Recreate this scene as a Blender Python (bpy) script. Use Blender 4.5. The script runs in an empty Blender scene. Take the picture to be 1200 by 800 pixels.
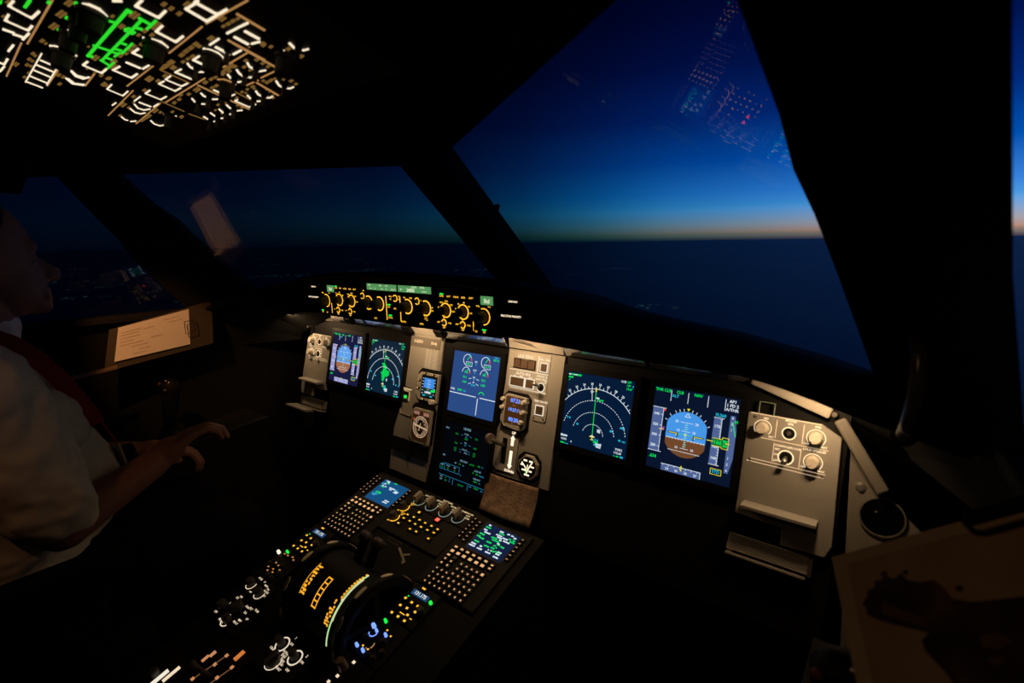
import bpy, bmesh, math, random
from mathutils import Vector, Matrix
random.seed(7)
S = bpy.context.scene
COL = S.collection
R = math.radians
ZS = 0.87                      # height of the engine display centre above the floor

# ------------------------------------------------------------------ camera
FPX, YAW, PITCH, ROLL = 600.0, 0.6762, 0.1930, -0.0164
CAM = Vector((0.8678, -0.9259, ZS + 0.3581))
_f = Vector((-math.sin(YAW) * math.cos(PITCH), math.cos(YAW) * math.cos(PITCH), -math.sin(PITCH)))
_r = Vector((math.cos(YAW), math.sin(YAW), 0)); _u = _r.cross(_f)
CR = _r * math.cos(ROLL) + _u * math.sin(ROLL)
CU = -_r * math.sin(ROLL) + _u * math.cos(ROLL)
cd = bpy.data.cameras.new('camera'); cam = bpy.data.objects.new('camera', cd); COL.objects.link(cam)
m = Matrix((CR, CU, -_f)).transposed().to_4x4(); m.translation = CAM
cam.matrix_world = m
cd.sensor_width = 36.0; cd.lens = FPX * 36.0 / 1200.0
cd.clip_start = 0.01; cd.clip_end = 2000000
cd.dof.use_dof = True; cd.dof.focus_distance = 1.25; cd.dof.aperture_fstop = 4.0
S.camera = cam
S.view_settings.view_transform = 'Standard'; S.view_settings.look = 'None'
S.view_settings.exposure = 0.0; S.view_settings.gamma = 1.0
S.view_settings.use_curve_mapping = False

# ------------------------------------------------------------------ dusk sky
W = bpy.data.worlds.new('dusk_sky'); S.world = W; W.use_nodes = True
nt = W.node_tree; nt.nodes.clear()
def nd(tree, typ, **kw):
    n = tree.nodes.new(typ)
    for k, v in kw.items(): setattr(n, k, v)
    return n
def mth(tree, op, a, b=None, clamp=False):
    n = nd(tree, 'ShaderNodeMath', operation=op, use_clamp=clamp)
    for i, x in enumerate((a, b)):
        if x is None: continue
        if isinstance(x, (int, float)): n.inputs[i].default_value = x
        else: tree.links.new(x, n.inputs[i])
    return n.outputs[0]
def ramp(tree, fac, stops, interp='LINEAR'):
    n = nd(tree, 'ShaderNodeValToRGB'); n.color_ramp.interpolation = interp
    e = n.color_ramp.elements
    while len(e) < len(stops): e.new(0.5)
    for el, (p, c) in zip(e, stops): el.position = p; el.color = (*c, 1)
    tree.links.new(fac, n.inputs[0]); return n.outputs[0]
tc = nd(nt, 'ShaderNodeTexCoord'); sx = nd(nt, 'ShaderNodeSeparateXYZ'); nt.links.new(tc.outputs['Generated'], sx.inputs[0])
el = mth(nt, 'SQRT', mth(nt, 'MAXIMUM', sx.outputs[2], 0.0))
SUN_AZ = R(20)
az = mth(nt, 'DIVIDE', mth(nt, 'ABSOLUTE', mth(nt, 'SUBTRACT', mth(nt, 'ARCTAN2', sx.outputs[0], sx.outputs[1]), SUN_AZ)), math.pi)
A_ = lambda a, g_: ((20 - a) / 180, (g_, g_, g_))
g = ramp(nt, az, [A_(20, 1.0), A_(6, .95), A_(-9, .85), A_(-22, .60), A_(-30, .34), A_(-37, .165), A_(-45, .070), A_(-53, .030), A_(-65, .011), A_(-82, .004), A_(-150, .003)])
def el_(deg): return math.sqrt(math.sin(R(deg)))
SK = 1.15
def sc3(L): return [(el_(e), tuple(min(1, c * SK) for c in col)) for e, col in L]
base = ramp(nt, el, sc3([(0, (.0, .05, .06)), (.5, (.02, .15, .13)), (1.4, (.03, .27, .40)), (2.8, (.015, .32, .70)), (4.4, (.0, .20, .65)), (7.5, (.0, .075, .40)), (11.5, (.0, .020, .18)), (16, (.0, .006, .075)), (20.5, (.0, .002, .034)), (34, (.0, .0006, .010)), (89, (.0, .0002, .003))]))
warm = ramp(nt, el, sc3([(0, (.08, .01, .02)), (.35, (.22, .03, .02)), (.65, (.46, .08, .0)), (1.2, (.38, .08, 0)), (2.0, (.24, .05, 0)), (3.2, (.06, 0, 0)), (5, (.03, 0, 0)), (7.5, (0, 0, 0))]))
dark = ramp(nt, el, [(0, (.0002, .0012, .006)), (el_(6), (.0003, .0009, .0055)), (el_(30), (.0001, .0004, .003)), (1, (.0, .0002, .0015))])
g3 = mth(nt, 'POWER', g, 3.0)
def vscale(col, f_):
    n = nd(nt, 'ShaderNodeVectorMath', operation='SCALE'); nt.links.new(col, n.inputs[0]); nt.links.new(f_, n.inputs['Scale']); return n.outputs[0]
def vadd(p, q):
    n = nd(nt, 'ShaderNodeVectorMath', operation='ADD'); nt.links.new(p, n.inputs[0]); nt.links.new(q, n.inputs[1]); return n
va = vadd(vadd(vscale(base, g), vscale(warm, g3)).outputs[0], dark)
bg = nd(nt, 'ShaderNodeBackground'); nt.links.new(va.outputs[0], bg.inputs[0]); wo = nd(nt, 'ShaderNodeOutputWorld'); nt.links.new(bg.outputs[0], wo.inputs[0])

# ------------------------------------------------------------------ materials
MATS = {}
def mat(name, col, rough=.6, metal=0.0, spec=.3, grain=0.0, gscale=400.0, bump=0.0):
    if name in MATS: return MATS[name]
    M = bpy.data.materials.new(name); M.use_nodes = True; t = M.node_tree; b = t.nodes['Principled BSDF']
    b.inputs['Roughness'].default_value = rough; b.inputs['Metallic'].default_value = metal
    b.inputs['Specular IOR Level'].default_value = spec
    co = nd(t, 'ShaderNodeTexCoord'); nz = nd(t, 'ShaderNodeTexNoise'); nz.inputs['Scale'].default_value = gscale; nz.inputs['Detail'].default_value = 3
    t.links.new(co.outputs['Object'], nz.inputs['Vector'])
    k = grain or .06
    o = ramp(t, nz.outputs['Fac'], [(.3, tuple(c * (1 - k) for c in col)), (.7, tuple(min(1, c * (1 + k)) for c in col))])
    t.links.new(o, b.inputs['Base Color'])
    if bump:
        bp = nd(t, 'ShaderNodeBump'); bp.inputs['Strength'].default_value = bump; bp.inputs['Distance'].default_value = .001
        t.links.new(nz.outputs['Fac'], bp.inputs['Height']); t.links.new(bp.outputs[0], b.inputs['Normal'])
    MATS[name] = M; return M
def em(name, col, s=1.0, base=(.004, .004, .005), rough=.35):
    if name in MATS: return MATS[name]
    M = bpy.data.materials.new(name); M.use_nodes = True; t = M.node_tree; b = t.nodes['Principled BSDF']
    b.inputs['Base Color'].default_value = (*base, 1); b.inputs['Roughness'].default_value = rough
    b.inputs['Specular IOR Level'].default_value = .1
    b.inputs['Emission Color'].default_value = (*col, 1); b.inputs['Emission Strength'].default_value = s
    MATS[name] = M; return M
def srgb(r, g_, b):
    f = lambda c: (c / 255 / 12.92) if c / 255 <= .04045 else ((c / 255 + .055) / 1.055) ** 2.4
    return (f(r), f(g_), f(b))
GREY = mat('panel_grey_paint', (.27, .255, .235), .55, 0, .3, .05, 900, .15)
GREY2 = mat('panel_grey_raised', (.34, .32, .295), .5, 0, .3, .05, 900)
WHITEP = mat('legend_white_paint', (.85, .82, .76), .5)
BLACK = mat('black_plastic', (.006, .006, .0065), .55, 0, .12)
BLACK2 = mat('black_bezel', (.005, .005, .006), .42, 0, .18)
DARK = mat('dark_trim', (.012, .012, .014), .8, 0, .15)
SHELL = mat('dark_lining', (.009, .009, .010), .9, 0, .05)
GLARE = mat('black_leatherette', (.012, .012, .013), .85, 0, .1, .15, 300, .3)
PEDM = mat('pedestal_dark_grey', (.012, .011, .010), .6, 0, .12)
KNOB = mat('knob_dark', (.06, .055, .05), .5, 0, .3)
KNOBL = mat('knob_light_grey', (.62, .57, .50), .45, 0, .35)
BROWNB = mat('dark_amber_lens', (.085, .055, .036), .4, 0, .3)
STEEL = mat('satin_steel', (.55, .53, .50), .35, .9)
STRIP = mat('satin_ledge', (.36, .34, .31), .22, 0, .55)
MIRR = mat('polished_ledge', (.80, .80, .82), .14, .95, .5)
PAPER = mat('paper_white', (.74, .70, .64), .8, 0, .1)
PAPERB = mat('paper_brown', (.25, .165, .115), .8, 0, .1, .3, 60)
INK = mat('ink', (.16, .13, .11), .8)
AMB = em('amber_legend', (1.0, .50, .03), 1.25)
AMBD = em('amber_dim', (1.0, .52, .12), .17)
AMBL = em('amber_line', (1.0, .50, .16), .40)
WARMW = em('warm_white_legend', (1.0, .82, .56), 1.35)
WARM2 = em('soft_white_legend', (1.0, .76, .48), .7)
PEACH = em('key_legend', (1.0, .54, .24), .85)
GRN = em('green_lamp', (.01, 1.0, .07), 1.0)
OGRN = em('green_diagram', (.03, .85, .03), .85)
RED = em('red_lamp', (1.0, .035, .02), 6.0)
BLU = em('blue_lamp', (.18, .32, 1.0), 1.4)
sW = em('screen_white', (.72, .80, .88), 1.0); sG = em('screen_green', (.0, .78, .10), 1.0); sC = em('screen_cyan', (.02, .50, .72), 1.0)
sY = em('screen_yellow', (.85, .72, .03), 1.0); sB = em('screen_sky_blue', srgb(70, 150, 230), 1.0); sN = em('screen_earth_brown', srgb(112, 70, 42), 1.0)
sGy = em('screen_tape_grey', srgb(78, 98, 148), 1.0); sK = em('screen_black', (.0005, .0005, .001), 1.0); sM = em('screen_magenta', (.6, .1, .5), 1.0); sR = em('screen_red', (.9, .05, .05), 1.0)
sL = em('screen_pale_lilac', srgb(150, 150, 205), 1.0); sN2 = em('screen_tan', srgb(160, 105, 75), 1.0); sB2 = em('screen_pale_blue', srgb(95, 160, 235), 1.0)

# ------------------------------------------------------------------ mesh helpers (local millimetres)
TXT = {}
# flat print and screen symbology: many tiny marks that belong together
PRINT = {'pitch_ladder', 'white_scales', 'green_readouts', 'cyan_readouts', 'white_symbology', 'green_route', 'yellow_boxes', 'lettering', 'legend', 'button_legend', 'plate_lettering', 'gauge_arcs', 'cyan_units', 'red_limits', 'white_titles', 'cyan_lines', 'dial_scale', 'digits', 'readout', 'panel_lines', 'printed_grid', 'scale_marks', 'tape_background', 'aircraft_symbol', 'symbol_outline', 'screen_text_white', 'screen_text_green', 'screen_text_cyan', 'panel_legend', 'flow_diagram', 'lit_arrows', 'lit_frame', 'print'}
def glyphs(s):
    if s not in TXT:
        c = bpy.data.curves.new('t', 'FONT'); c.body = s; c.size = 1; c.align_x = 'CENTER'; c.align_y = 'CENTER'; c.resolution_u = 2; c.offset = .022
        o = bpy.data.objects.new('t', c); me = bpy.data.meshes.new_from_object(o)
        TXT[s] = ([tuple(v.co) for v in me.vertices], [tuple(p.vertices) for p in me.polygons])
        bpy.data.objects.remove(o); bpy.data.meshes.remove(me); bpy.data.curves.remove(c)
    return TXT[s]
class MB:
    def __init__(s, k=.001): s.v = []; s.f = []; s.k = k
    def add(s, vs, fs):
        n = len(s.v); s.v += vs; s.f += [tuple(i + n for i in q) for q in fs]; return s
    def prism(s, pts, w0, w1, top=None):
        n = len(pts); top = top or pts
        vs = [(p[0], p[1], w0) for p in pts] + [(p[0], p[1], w1) for p in top]
        a = sum(pts[i][0] * pts[(i + 1) % n][1] - pts[(i + 1) % n][0] * pts[i][1] for i in range(n))
        if a < 0: vs = vs[:n][::-1] + vs[n:][::-1]
        fs = [tuple(range(n))[::-1], tuple(range(n, 2 * n))] + [(i, (i + 1) % n, n + (i + 1) % n, n + i) for i in range(n)]
        return s.add(vs, fs)
    def flat(s, pts, w=0):
        n = len(pts); a = sum(pts[i][0] * pts[(i + 1) % n][1] - pts[(i + 1) % n][0] * pts[i][1] for i in range(n))
        if a < 0: pts = pts[::-1]
        return s.add([(p[0], p[1], w) for p in pts], [tuple(range(n))])
    def box(s, u0, u1, v0, v1, w0, w1, ch=0):
        p = [(u0, v0), (u1, v0), (u1, v1), (u0, v1)]
        if ch:
            s.prism(p, w0, w1 - ch); return s.prism(p, w1 - ch, w1, [(u0 + ch, v0 + ch), (u1 - ch, v0 + ch), (u1 - ch, v1 - ch), (u0 + ch, v1 - ch)])
        return s.prism(p, w0, w1)
    def cut(s, u0, u1, v0, v1, w0, w1, c):   # rectangle with cut corners
        return s.prism([(u0 + c, v0), (u1 - c, v0), (u1, v0 + c), (u1, v1 - c), (u1 - c, v1), (u0 + c, v1), (u0, v1 - c), (u0, v0 + c)], w0, w1)
    def cyl(s, cu, cv, r, w0, w1, n=20, r2=None, a0=0):
        c = [(math.cos(a0 + 2 * math.pi * i / n), math.sin(a0 + 2 * math.pi * i / n)) for i in range(n)]
        r2 = r if r2 is None else r2
        return s.prism([(cu + r * x, cv + r * y) for x, y in c], w0, w1, [(cu + r2 * x, cv + r2 * y) for x, y in c])
    def ring(s, cu, cv, r0, r1, w0, w1, a0=0, a1=360, n=28):
        full = abs(a1 - a0) >= 359.9; m_ = n if full else n + 1
        vs = []
        for i in range(m_):
            a = R(a0 + (a1 - a0) * i / n); x, y = math.cos(a), math.sin(a)
            vs += [(cu + r0 * x, cv + r0 * y, w0), (cu + r1 * x, cv + r1 * y, w0), (cu + r1 * x, cv + r1 * y, w1), (cu + r0 * x, cv + r0 * y, w1)]
        fs = []
        for i in range(n):
            a, b = 4 * i, 4 * ((i + 1) % m_)
            for j in range(4): fs.append((a + j, b + j, b + (j + 1) % 4, a + (j + 1) % 4)[::-1])
        if not full: fs += [(0, 1, 2, 3), tuple(4 * (m_ - 1) + j for j in (3, 2, 1, 0))]
        return s.add(vs, fs)
    def stroke(s, pts, wd, w0, w1):
        for (x0, y0), (x1, y1) in zip(pts, pts[1:]):
            L = math.hypot(x1 - x0, y1 - y0) or 1e-6; dx, dy = (x1 - x0) / L, (y1 - y0) / L; h = wd / 2; e = h * .6
            s.prism([(x0 - dx * e - dy * h, y0 - dy * e + dx * h), (x0 - dx * e + dy * h, y0 - dy * e - dx * h), (x1 + dx * e + dy * h, y1 + dy * e - dx * h), (x1 + dx * e - dy * h, y1 + dy * e + dx * h)], w0, w1)
        return s
    def arc(s, cu, cv, r, a0, a1, wd, w0, w1, n=24, dash=0):
        if dash:
            N = n
            for i in range(N):
                b0 = a0 + (a1 - a0) * i / N; b1 = b0 + (a1 - a0) / N * dash
                s.stroke([(cu + r * math.cos(R(b)), cv + r * math.sin(R(b))) for b in (b0, b1)], wd, w0, w1)
            return s
        return s.stroke([(cu + r * math.cos(R(a0 + (a1 - a0) * i / n)), cv + r * math.sin(R(a0 + (a1 - a0) * i / n))) for i in range(n + 1)], wd, w0, w1)
    def text(s, t, size, u, v, w=0, rot=0, sx=1.0):
        vs, fs = glyphs(t); c, q = math.cos(R(rot)), math.sin(R(rot))
        return s.add([(u + size * (x * sx * c - y * q), v + size * (x * sx * q + y * c), w) for x, y, z in vs], fs)
    def blocks(s, u, v, n, ch, cw, w):      # a line of characters too small to read
        for i in range(n):
            if random.random() < .9: s.box(u + i * cw, u + i * cw + cw * .78, v - ch * random.uniform(.35, .5), v + ch * random.uniform(.3, .5), w, w + .15)
        return s
    def build(s, name, material, parent=None, smooth=False, bev=0):
        me = bpy.data.meshes.new(name); k = s.k
        me.from_pydata([(a * k, b * k, c * k) for a, b, c in s.v], [], s.f); me.materials.append(material)
        if smooth:
            for p in me.polygons: p.use_smooth = True
        o = bpy.data.objects.new(name, me); COL.objects.link(o)
        if name in PRINT: o['kind'] = 'stuff'
        if parent: o.parent = parent
        if bev:
            b = o.modifiers.new('bevel', 'BEVEL'); b.width = bev; b.segments = 2; b.limit_method = 'ANGLE'
        return o
def tag(o, label, cat=None, group=None, kind=None):
    if label: o['label'] = label
    if cat: o['category'] = cat
    if group: o['group'] = group
    if kind: o['kind'] = kind
    return o
class Frame:
    def __init__(s, O, U, V):
        s.O = Vector(O); s.U = Vector(U).normalized(); s.V = Vector(V).normalized(); s.N = s.U.cross(s.V)
    def p(s, u, v, w=0): return s.O + (s.U * u + s.V * v + s.N * w) * .001
    def root(s, name, u, v, w, label, cat, group=None):
        o = bpy.data.objects.new(name, None); COL.objects.link(o); o.empty_display_size = .02
        M = Matrix((s.U, s.V, s.N)).transposed().to_4x4(); M.translation = s.p(u, v, w); o.matrix_world = M
        return tag(o, label, cat, group)
    def px(s, x, y, w=0):                 # pixel of the photograph -> millimetres on this panel's plane
        d = _f * FPX + CR * (x - 600) - CU * (y - 400); P0 = s.O + s.N * (w * .001)
        q = CAM + d * ((P0 - CAM).dot(s.N) / d.dot(s.N)) - s.O
        return (q.dot(s.U) * 1000, q.dot(s.V) * 1000)
def solid(name, verts, faces, material, parent=None, smooth=False):
    me = bpy.data.meshes.new(name); me.from_pydata(verts, [], faces); me.materials.append(material)
    bm = bmesh.new(); bm.from_mesh(me); bmesh.ops.recalc_face_normals(bm, faces=bm.faces); bm.to_mesh(me); bm.free()
    if smooth:
        for p in me.polygons: p.use_smooth = True
    o = bpy.data.objects.new(name, me); COL.objects.link(o)
    if parent: o.parent = parent
    return o
def bar(name, a, b, wid, dep, material, parent=None, nrm=(0, -.6, -.75), bev=.004):
    a, b = Vector(a), Vector(b); t = (b - a).normalized(); n = Vector(nrm); n = (n - t * n.dot(t)).normalized(); q = t.cross(n)
    vs = [e + q * (wid / 2 * i) + n * (dep / 2 * j) for e in (a, b) for i, j in ((-1, -1), (1, -1), (1, 1), (-1, 1))]
    o = solid(name, vs, [(0, 1, 2, 3), (4, 5, 6, 7), (0, 1, 5, 4), (1, 2, 6, 5), (2, 3, 7, 6), (3, 0, 4, 7)], material, parent)
    if bev: md = o.modifiers.new('bevel', 'BEVEL'); md.width = bev; md.segments = 2
    return o
def slabpoly(name, pts, thick, direction, material, parent=None):
    d = Vector(direction).normalized() * thick; n = len(pts); P = [Vector(p) for p in pts]
    vs = P + [p + d for p in P]
    return solid(name, vs, [tuple(range(n)), tuple(range(n, 2 * n))] + [(i, (i + 1) % n, n + (i + 1) % n, n + i) for i in range(n)], material, parent)
def struct(o): o['kind'] = 'structure'; return o
def lamp(name, kind, loc, target, energy, col, parent=None, **kw):
    L = bpy.data.lights.new(name, kind); L.energy = energy; L.color = col
    for k, v in kw.items(): setattr(L, k, v)
    o = bpy.data.objects.new(name, L); COL.objects.link(o)
    d = Vector(target) - Vector(loc); M = d.to_track_quat('-Z', 'Y').to_matrix().to_4x4(); M.translation = Vector(loc)
    o.matrix_world = M
    if parent: o.parent = parent; o.matrix_parent_inverse = parent.matrix_basis.inverted()
    return o

# ------------------------------------------------------------------ world outside: dark land far below
gm = bpy.data.materials.new('night_land'); gm.use_nodes = True; t = gm.node_tree; b = t.nodes['Principled BSDF']
b.inputs['Roughness'].default_value = .42; b.inputs['Specular IOR Level'].default_value = .3
co = nd(t, 'ShaderNodeTexCoord'); n1 = nd(t, 'ShaderNodeTexNoise'); n1.inputs['Scale'].default_value = .00022; n1.inputs['Detail'].default_value = 5
t.links.new(co.outputs['Object'], n1.inputs['Vector'])
t.links.new(ramp(t, n1.outputs['Fac'], [(.35, (.10, .13, .14)), (.65, (.16, .18, .18))]), b.inputs['Base Color'])
vr = nd(t, 'ShaderNodeTexVoronoi'); vr.inputs['Scale'].default_value = .0045; t.links.new(co.outputs['Object'], vr.inputs['Vector'])
n2 = nd(t, 'ShaderNodeTexNoise'); n2.inputs['Scale'].default_value = .00042; n2.inputs['Detail'].default_value = 2; t.links.new(co.outputs['Object'], n2.inputs['Vector'])
town = ramp(t, n2.outputs['Fac'], [(.60, (0, 0, 0)), (.70, (1, 1, 1))]); dots = ramp(t, vr.outputs['Distance'], [(.10, (1, 1, 1)), (.26, (0, 0, 0))])
b.inputs['Emission Color'].default_value = (.35, .75, .65, 1)
t.links.new(mth(t, 'MULTIPLY', mth(t, 'MULTIPLY', town, dots), .16), b.inputs['Emission Strength'])
vs = [(0, 0, 0)] + [(400000 * math.cos(2 * math.pi * i / 96), 400000 * math.sin(2 * math.pi * i / 96), 0) for i in range(96)]
ground = solid('ground', vs, [(0, i + 1, (i + 1) % 96 + 1) for i in range(96)], gm); ground.location = (0, 0, -1200)
tag(struct(ground), 'dark blue land far below the aircraft with faint town lights')

# ------------------------------------------------------------------ shell of the flight deck
HDR = lambda x: -.144 - .664 * abs(x)
def pane(name, pts, thick, outdir, root, tint):
    M = bpy.data.materials.get('window_glass')
    if not M:
        M = bpy.data.materials.new('window_glass'); M.use_nodes = True; t = M.node_tree; t.nodes.clear()
        tr = nd(t, 'ShaderNodeBsdfTransparent'); tr.inputs[0].default_value = (.97, .985, 1, 1)
        gl = nd(t, 'ShaderNodeBsdfGlossy'); gl.inputs['Roughness'].default_value = .002; gl.inputs[0].default_value = (.9, .95, 1, 1)
        fr = nd(t, 'ShaderNodeFresnel'); ge_ = nd(t, 'ShaderNodeNewGeometry')   # the node inverts the index on back faces: a thin pane has none of that
        t.links.new(mth(t, 'ADD', mth(t, 'MULTIPLY', ge_.outputs['Backfacing'], 1 / 1.42 - 1.42), 1.42), fr.inputs[0])
        mx = nd(t, 'ShaderNodeMixShader'); t.links.new(fr.outputs[0], mx.inputs[0]); t.links.new(tr.outputs[0], mx.inputs[1]); t.links.new(gl.outputs[0], mx.inputs[2])
        o = nd(t, 'ShaderNodeOutputMaterial'); t.links.new(mx.outputs[0], o.inputs[0])
    return slabpoly(name, pts, thick, outdir, M, root)
def empty(name, loc=(0, 0, 0)):
    o = bpy.data.objects.new(name, None); COL.objects.link(o); o.location = loc; o.empty_display_size = .05; return o
GN = Vector((-.33, -.593, -.735)); GP = Vector((.4, -.14, 1.26))
for sgn, wn in ((-1, 1), (1, 2)):
    w = struct(empty('window_%d' % wn)); tag(w, 'windscreen pane on the captain side, showing dark blue sky' if sgn < 0 else 'windscreen pane on the first officer side, showing the dusk horizon')
    pts = []
    for (x, z) in ((.0, .93), (.872, .93), (.735, 1.435), (.0, 1.435)):
        y = GP.y - (GN.x * (x - GP.x) + GN.z * (z - GP.z)) / GN.y
        pts.append((sgn * x, y + .01, z))
    pane('pane', pts, .010, (-sgn * GN.x, -GN.y, -GN.z), w, 0)
# centre post
p0, p1 = Vector((0, .33, 1.015)), Vector((0, -.17, 1.443))
tag(struct(bar('trim_1', p0, p1, .128, .05, DARK)), 'black centre post between the two windscreens')
# header above the windscreens and ceiling
for sgn, nm in ((-1, 'trim_2'), (1, 'trim_3')):
    a = Vector((0, HDR(0) + .0, 1.415)); b_ = Vector((sgn * .95, HDR(.95), 1.414))
    o = bar(nm, a, b_, .05, .04, DARK, None, (0, 0, 1), 0); tag(struct(o), 'black header rail along the top of the %s windscreen' % ('captain' if sgn < 0 else 'first officer'))
cv = []; cf = []
xs = [-1.12, -.95, -.6, -.3, 0, .3, .6, .95, 1.12]; ds = [0, .12, .35, .8, 2.2]
for x in xs:
    for d in ds: cv.append((x, max(HDR(x) - d, -2.3) if d < 2 else -2.3, 1.42 + min(d, .9) * .42 - max(0, abs(x) - .6) * .1))
for i in range(len(xs) - 1):
    for j in range(len(ds) - 1): k = i * len(ds) + j; cf.append((k, k + 1, k + 1 + len(ds), k + len(ds)))
c = solid('ceiling', cv, cf, SHELL); md = c.modifiers.new('s', 'SOLIDIFY'); md.thickness = .04; md.offset = 1 if c.data.polygons[0].normal.z > 0 else -1
struct(c); c_ceiling = c
struct(solid('floor', [(x, y, z) for z in (-.03, 0) for x, y in ((-1.2, -2.3), (1.2, -2.3), (1.2, .5), (-1.2, .5))], [(0, 1, 2, 3), (4, 5, 6, 7), (0, 1, 5, 4), (1, 2, 6, 5), (2, 3, 7, 6), (3, 0, 4, 7)], mat('dark_carpet', (.02, .02, .022), .95)))
struct(slabpoly('wall_back', [(-1.2, -2.3, 0), (1.2, -2.3, 0), (1.2, -2.3, 1.9), (-1.2, -2.3, 1.9)], .05, (0, -1, 0), SHELL))
struct(slabpoly('wall_front', [(-1.0, .38, 0), (1.0, .38, 0), (1.0, .38, .90), (-1.0, .38, .90)], .04, (0, 1, 0), SHELL))
for sgn, nm, wn, tn in ((-1, 'wall_left', 3, 'trim_4'), (1, 'wall_right', 4, 'trim_5')):
    s_ = sgn; who = 'captain' if s_ < 0 else 'first officer'
    # lower wall with a window sill, upper wall, rear wall
    lo = [(.97, .38, 0), (.97, -.30, 0), (1.08, -.9, 0), (1.1, -2.3, 0)]
    up = [(.97, .38, .90), (.965, -.30, 1.0), (1.04, -.9, 1.02), (1.06, -2.3, 1.02)]
    vs = [(s_ * a, b_, c_) for a, b_, c_ in lo + up]; out = [(x + s_ * .05, y, z) for x, y, z in vs]
    fs = [(0, 1, 5, 4), (1, 2, 6, 5), (2, 3, 7, 6)]
    o = solid(nm, vs + out, fs + [tuple(i + 8 for i in q) for q in fs] + [(4, 5, 13, 12), (5, 6, 14, 13), (6, 7, 15, 14), (0, 1, 9, 8), (1, 2, 10, 9), (2, 3, 11, 10), (0, 4, 12, 8), (3, 7, 15, 11)], SHELL); struct(o)
    b1 = slabpoly('rear_wall', [(s_ * 1.06, -1.5, 1.02), (s_ * 1.06, -2.3, 1.02), (s_ * .9, -2.3, 1.85), (s_ * .82, -1.5, 1.6)], .05, (s_, 0, .2), SHELL, o)
    b2 = slabpoly('upper_wall', [(s_ * .86, -.66, 1.36), (s_ * .92, -1.5, 1.36), (s_ * .86, -1.5, 1.75), (s_ * .72, -.62, 1.5)], .05, (s_, 0, .6), SHELL, o)
    # wide pillar between the windscreen and the side window
    inn = [(.870, .055, .89), (.845, -.055, .99), (.817, -.170, 1.1), (.791, -.279, 1.2), (.777, -.333, 1.25), (.762, -.370, 1.29), (.758, -.425, 1.33), (.739, -.496, 1.4), (.715, -.60, 1.49)]
    outr = [(.975, -.17, .89), (.968, -.262, .99), (.940, -.362, 1.1), (.9155, -.44, 1.2), (.9065, -.47, 1.25), (.8988, -.50, 1.29), (.891, -.53, 1.33), (.878, -.58, 1.4), (.860, -.66, 1.49)]
    vs = []
    for a, q in zip(inn, outr):
        a, q = Vector(a), Vector(q); off = Vector((.010, .015, .012)); off2 = Vector((-.012, .03, .012))
        for w_ in (a, q, q + off2, a + off): vs.append((s_ * w_.x, w_.y, w_.z))
    fs = [(0, 1, 2, 3), tuple(4 * (len(inn) - 1) + i for i in range(4))]
    for i in range(len(inn) - 1):
        for j in range(4): fs.append((4 * i + j, 4 * i + (j + 1) % 4, 4 * i + 4 + (j + 1) % 4, 4 * i + 4 + j))
    o = tag(struct(solid(tn, vs, fs, DARK)), 'wide black pillar between the windscreen and the %s side window' % who)
    w = struct(empty('window_%d' % wn)); tag(w, 'side window beside the %s' % who)
    pane('pane', [(s_ * .985, -.25, 1.0), (s_ * .90, -.63, 1.44), (s_ * .93, -1.5, 1.44), (s_ * 1.08, -1.5, 1.0)], .01, (s_, 0, .2), w, 0)
    sl = bar('sill', (s_ * .975, -.27, 1.022), (s_ * 1.055, -1.5, 1.022), .07, .02, DARK, w, (0, 0, 1))
# grab handle on the right pillar
bm_ = MB(1)
gh = tag(empty('grab_handle', (.874, -.285, 1.045)), 'dark curved grab handle on the black pillar by the first officer side window', 'handle')
gp = [Vector((-.004, .03, -.03)), Vector((0, .0, -.005)), Vector((.002, -.012, .03)), Vector((.0, -.005, .065)), Vector((-.004, .02, .09))]
def tube(name, pts, rad, material, parent=None, n=10, caps=True, smooth=True):
    vs = []; fs = []; P = [Vector(p) for p in pts]
    for i, p in enumerate(P):
        t = (P[min(i + 1, len(P) - 1)] - P[max(i - 1, 0)]).normalized(); a = t.orthogonal().normalized() if i == 0 else (a - t * a.dot(t)).normalized(); b = t.cross(a)
        r = rad[i] if isinstance(rad, (list, tuple)) else rad
        vs += [p + (a * math.cos(2 * math.pi * k / n) + b * math.sin(2 * math.pi * k / n)) * r for k in range(n)]
    for i in range(len(P) - 1):
        for k in range(n): fs.append((i * n + k, i * n + (k + 1) % n, (i + 1) * n + (k + 1) % n, (i + 1) * n + k))
    fs += [tuple(range(n)), tuple(range((len(P) - 1) * n, len(P) * n))]
    return solid(name, vs, fs, material, parent, smooth)
tube('grip', gp, .009, mat('handle_gloss', (.05, .045, .04), .25, 0, .5), gh)
tube('mount', [gp[0] + Vector((0, .012, -.004)), gp[0]], .012, DARK, gh); tube('mount', [gp[-1] + Vector((0, .012, .004)), gp[-1]], .012, DARK, gh)
# wiper arm outside the windscreen
wp = tag(empty('wiper_arm', (.12, .16, 1.2)), 'dark parked wiper standing just outside the centre post', 'wiper')
def px3(x, y, Y):
    d = _f * FPX + CR * (x - 600) - CU * (y - 400); return CAM + d * ((Y - CAM.y) / d.y)
wa = [px3(590, 296, .34), px3(581, 252, .30), px3(583, 240, .295)]; wp.location = wa[0]
tube('arm', [p - wa[0] for p in wa], [.006, .007, .008], BLACK, wp); tube('pivot', [Vector((0, .02, -.03)), Vector((0, 0, 0)), Vector((0, 0, .012))], .011, BLACK, wp)

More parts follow.
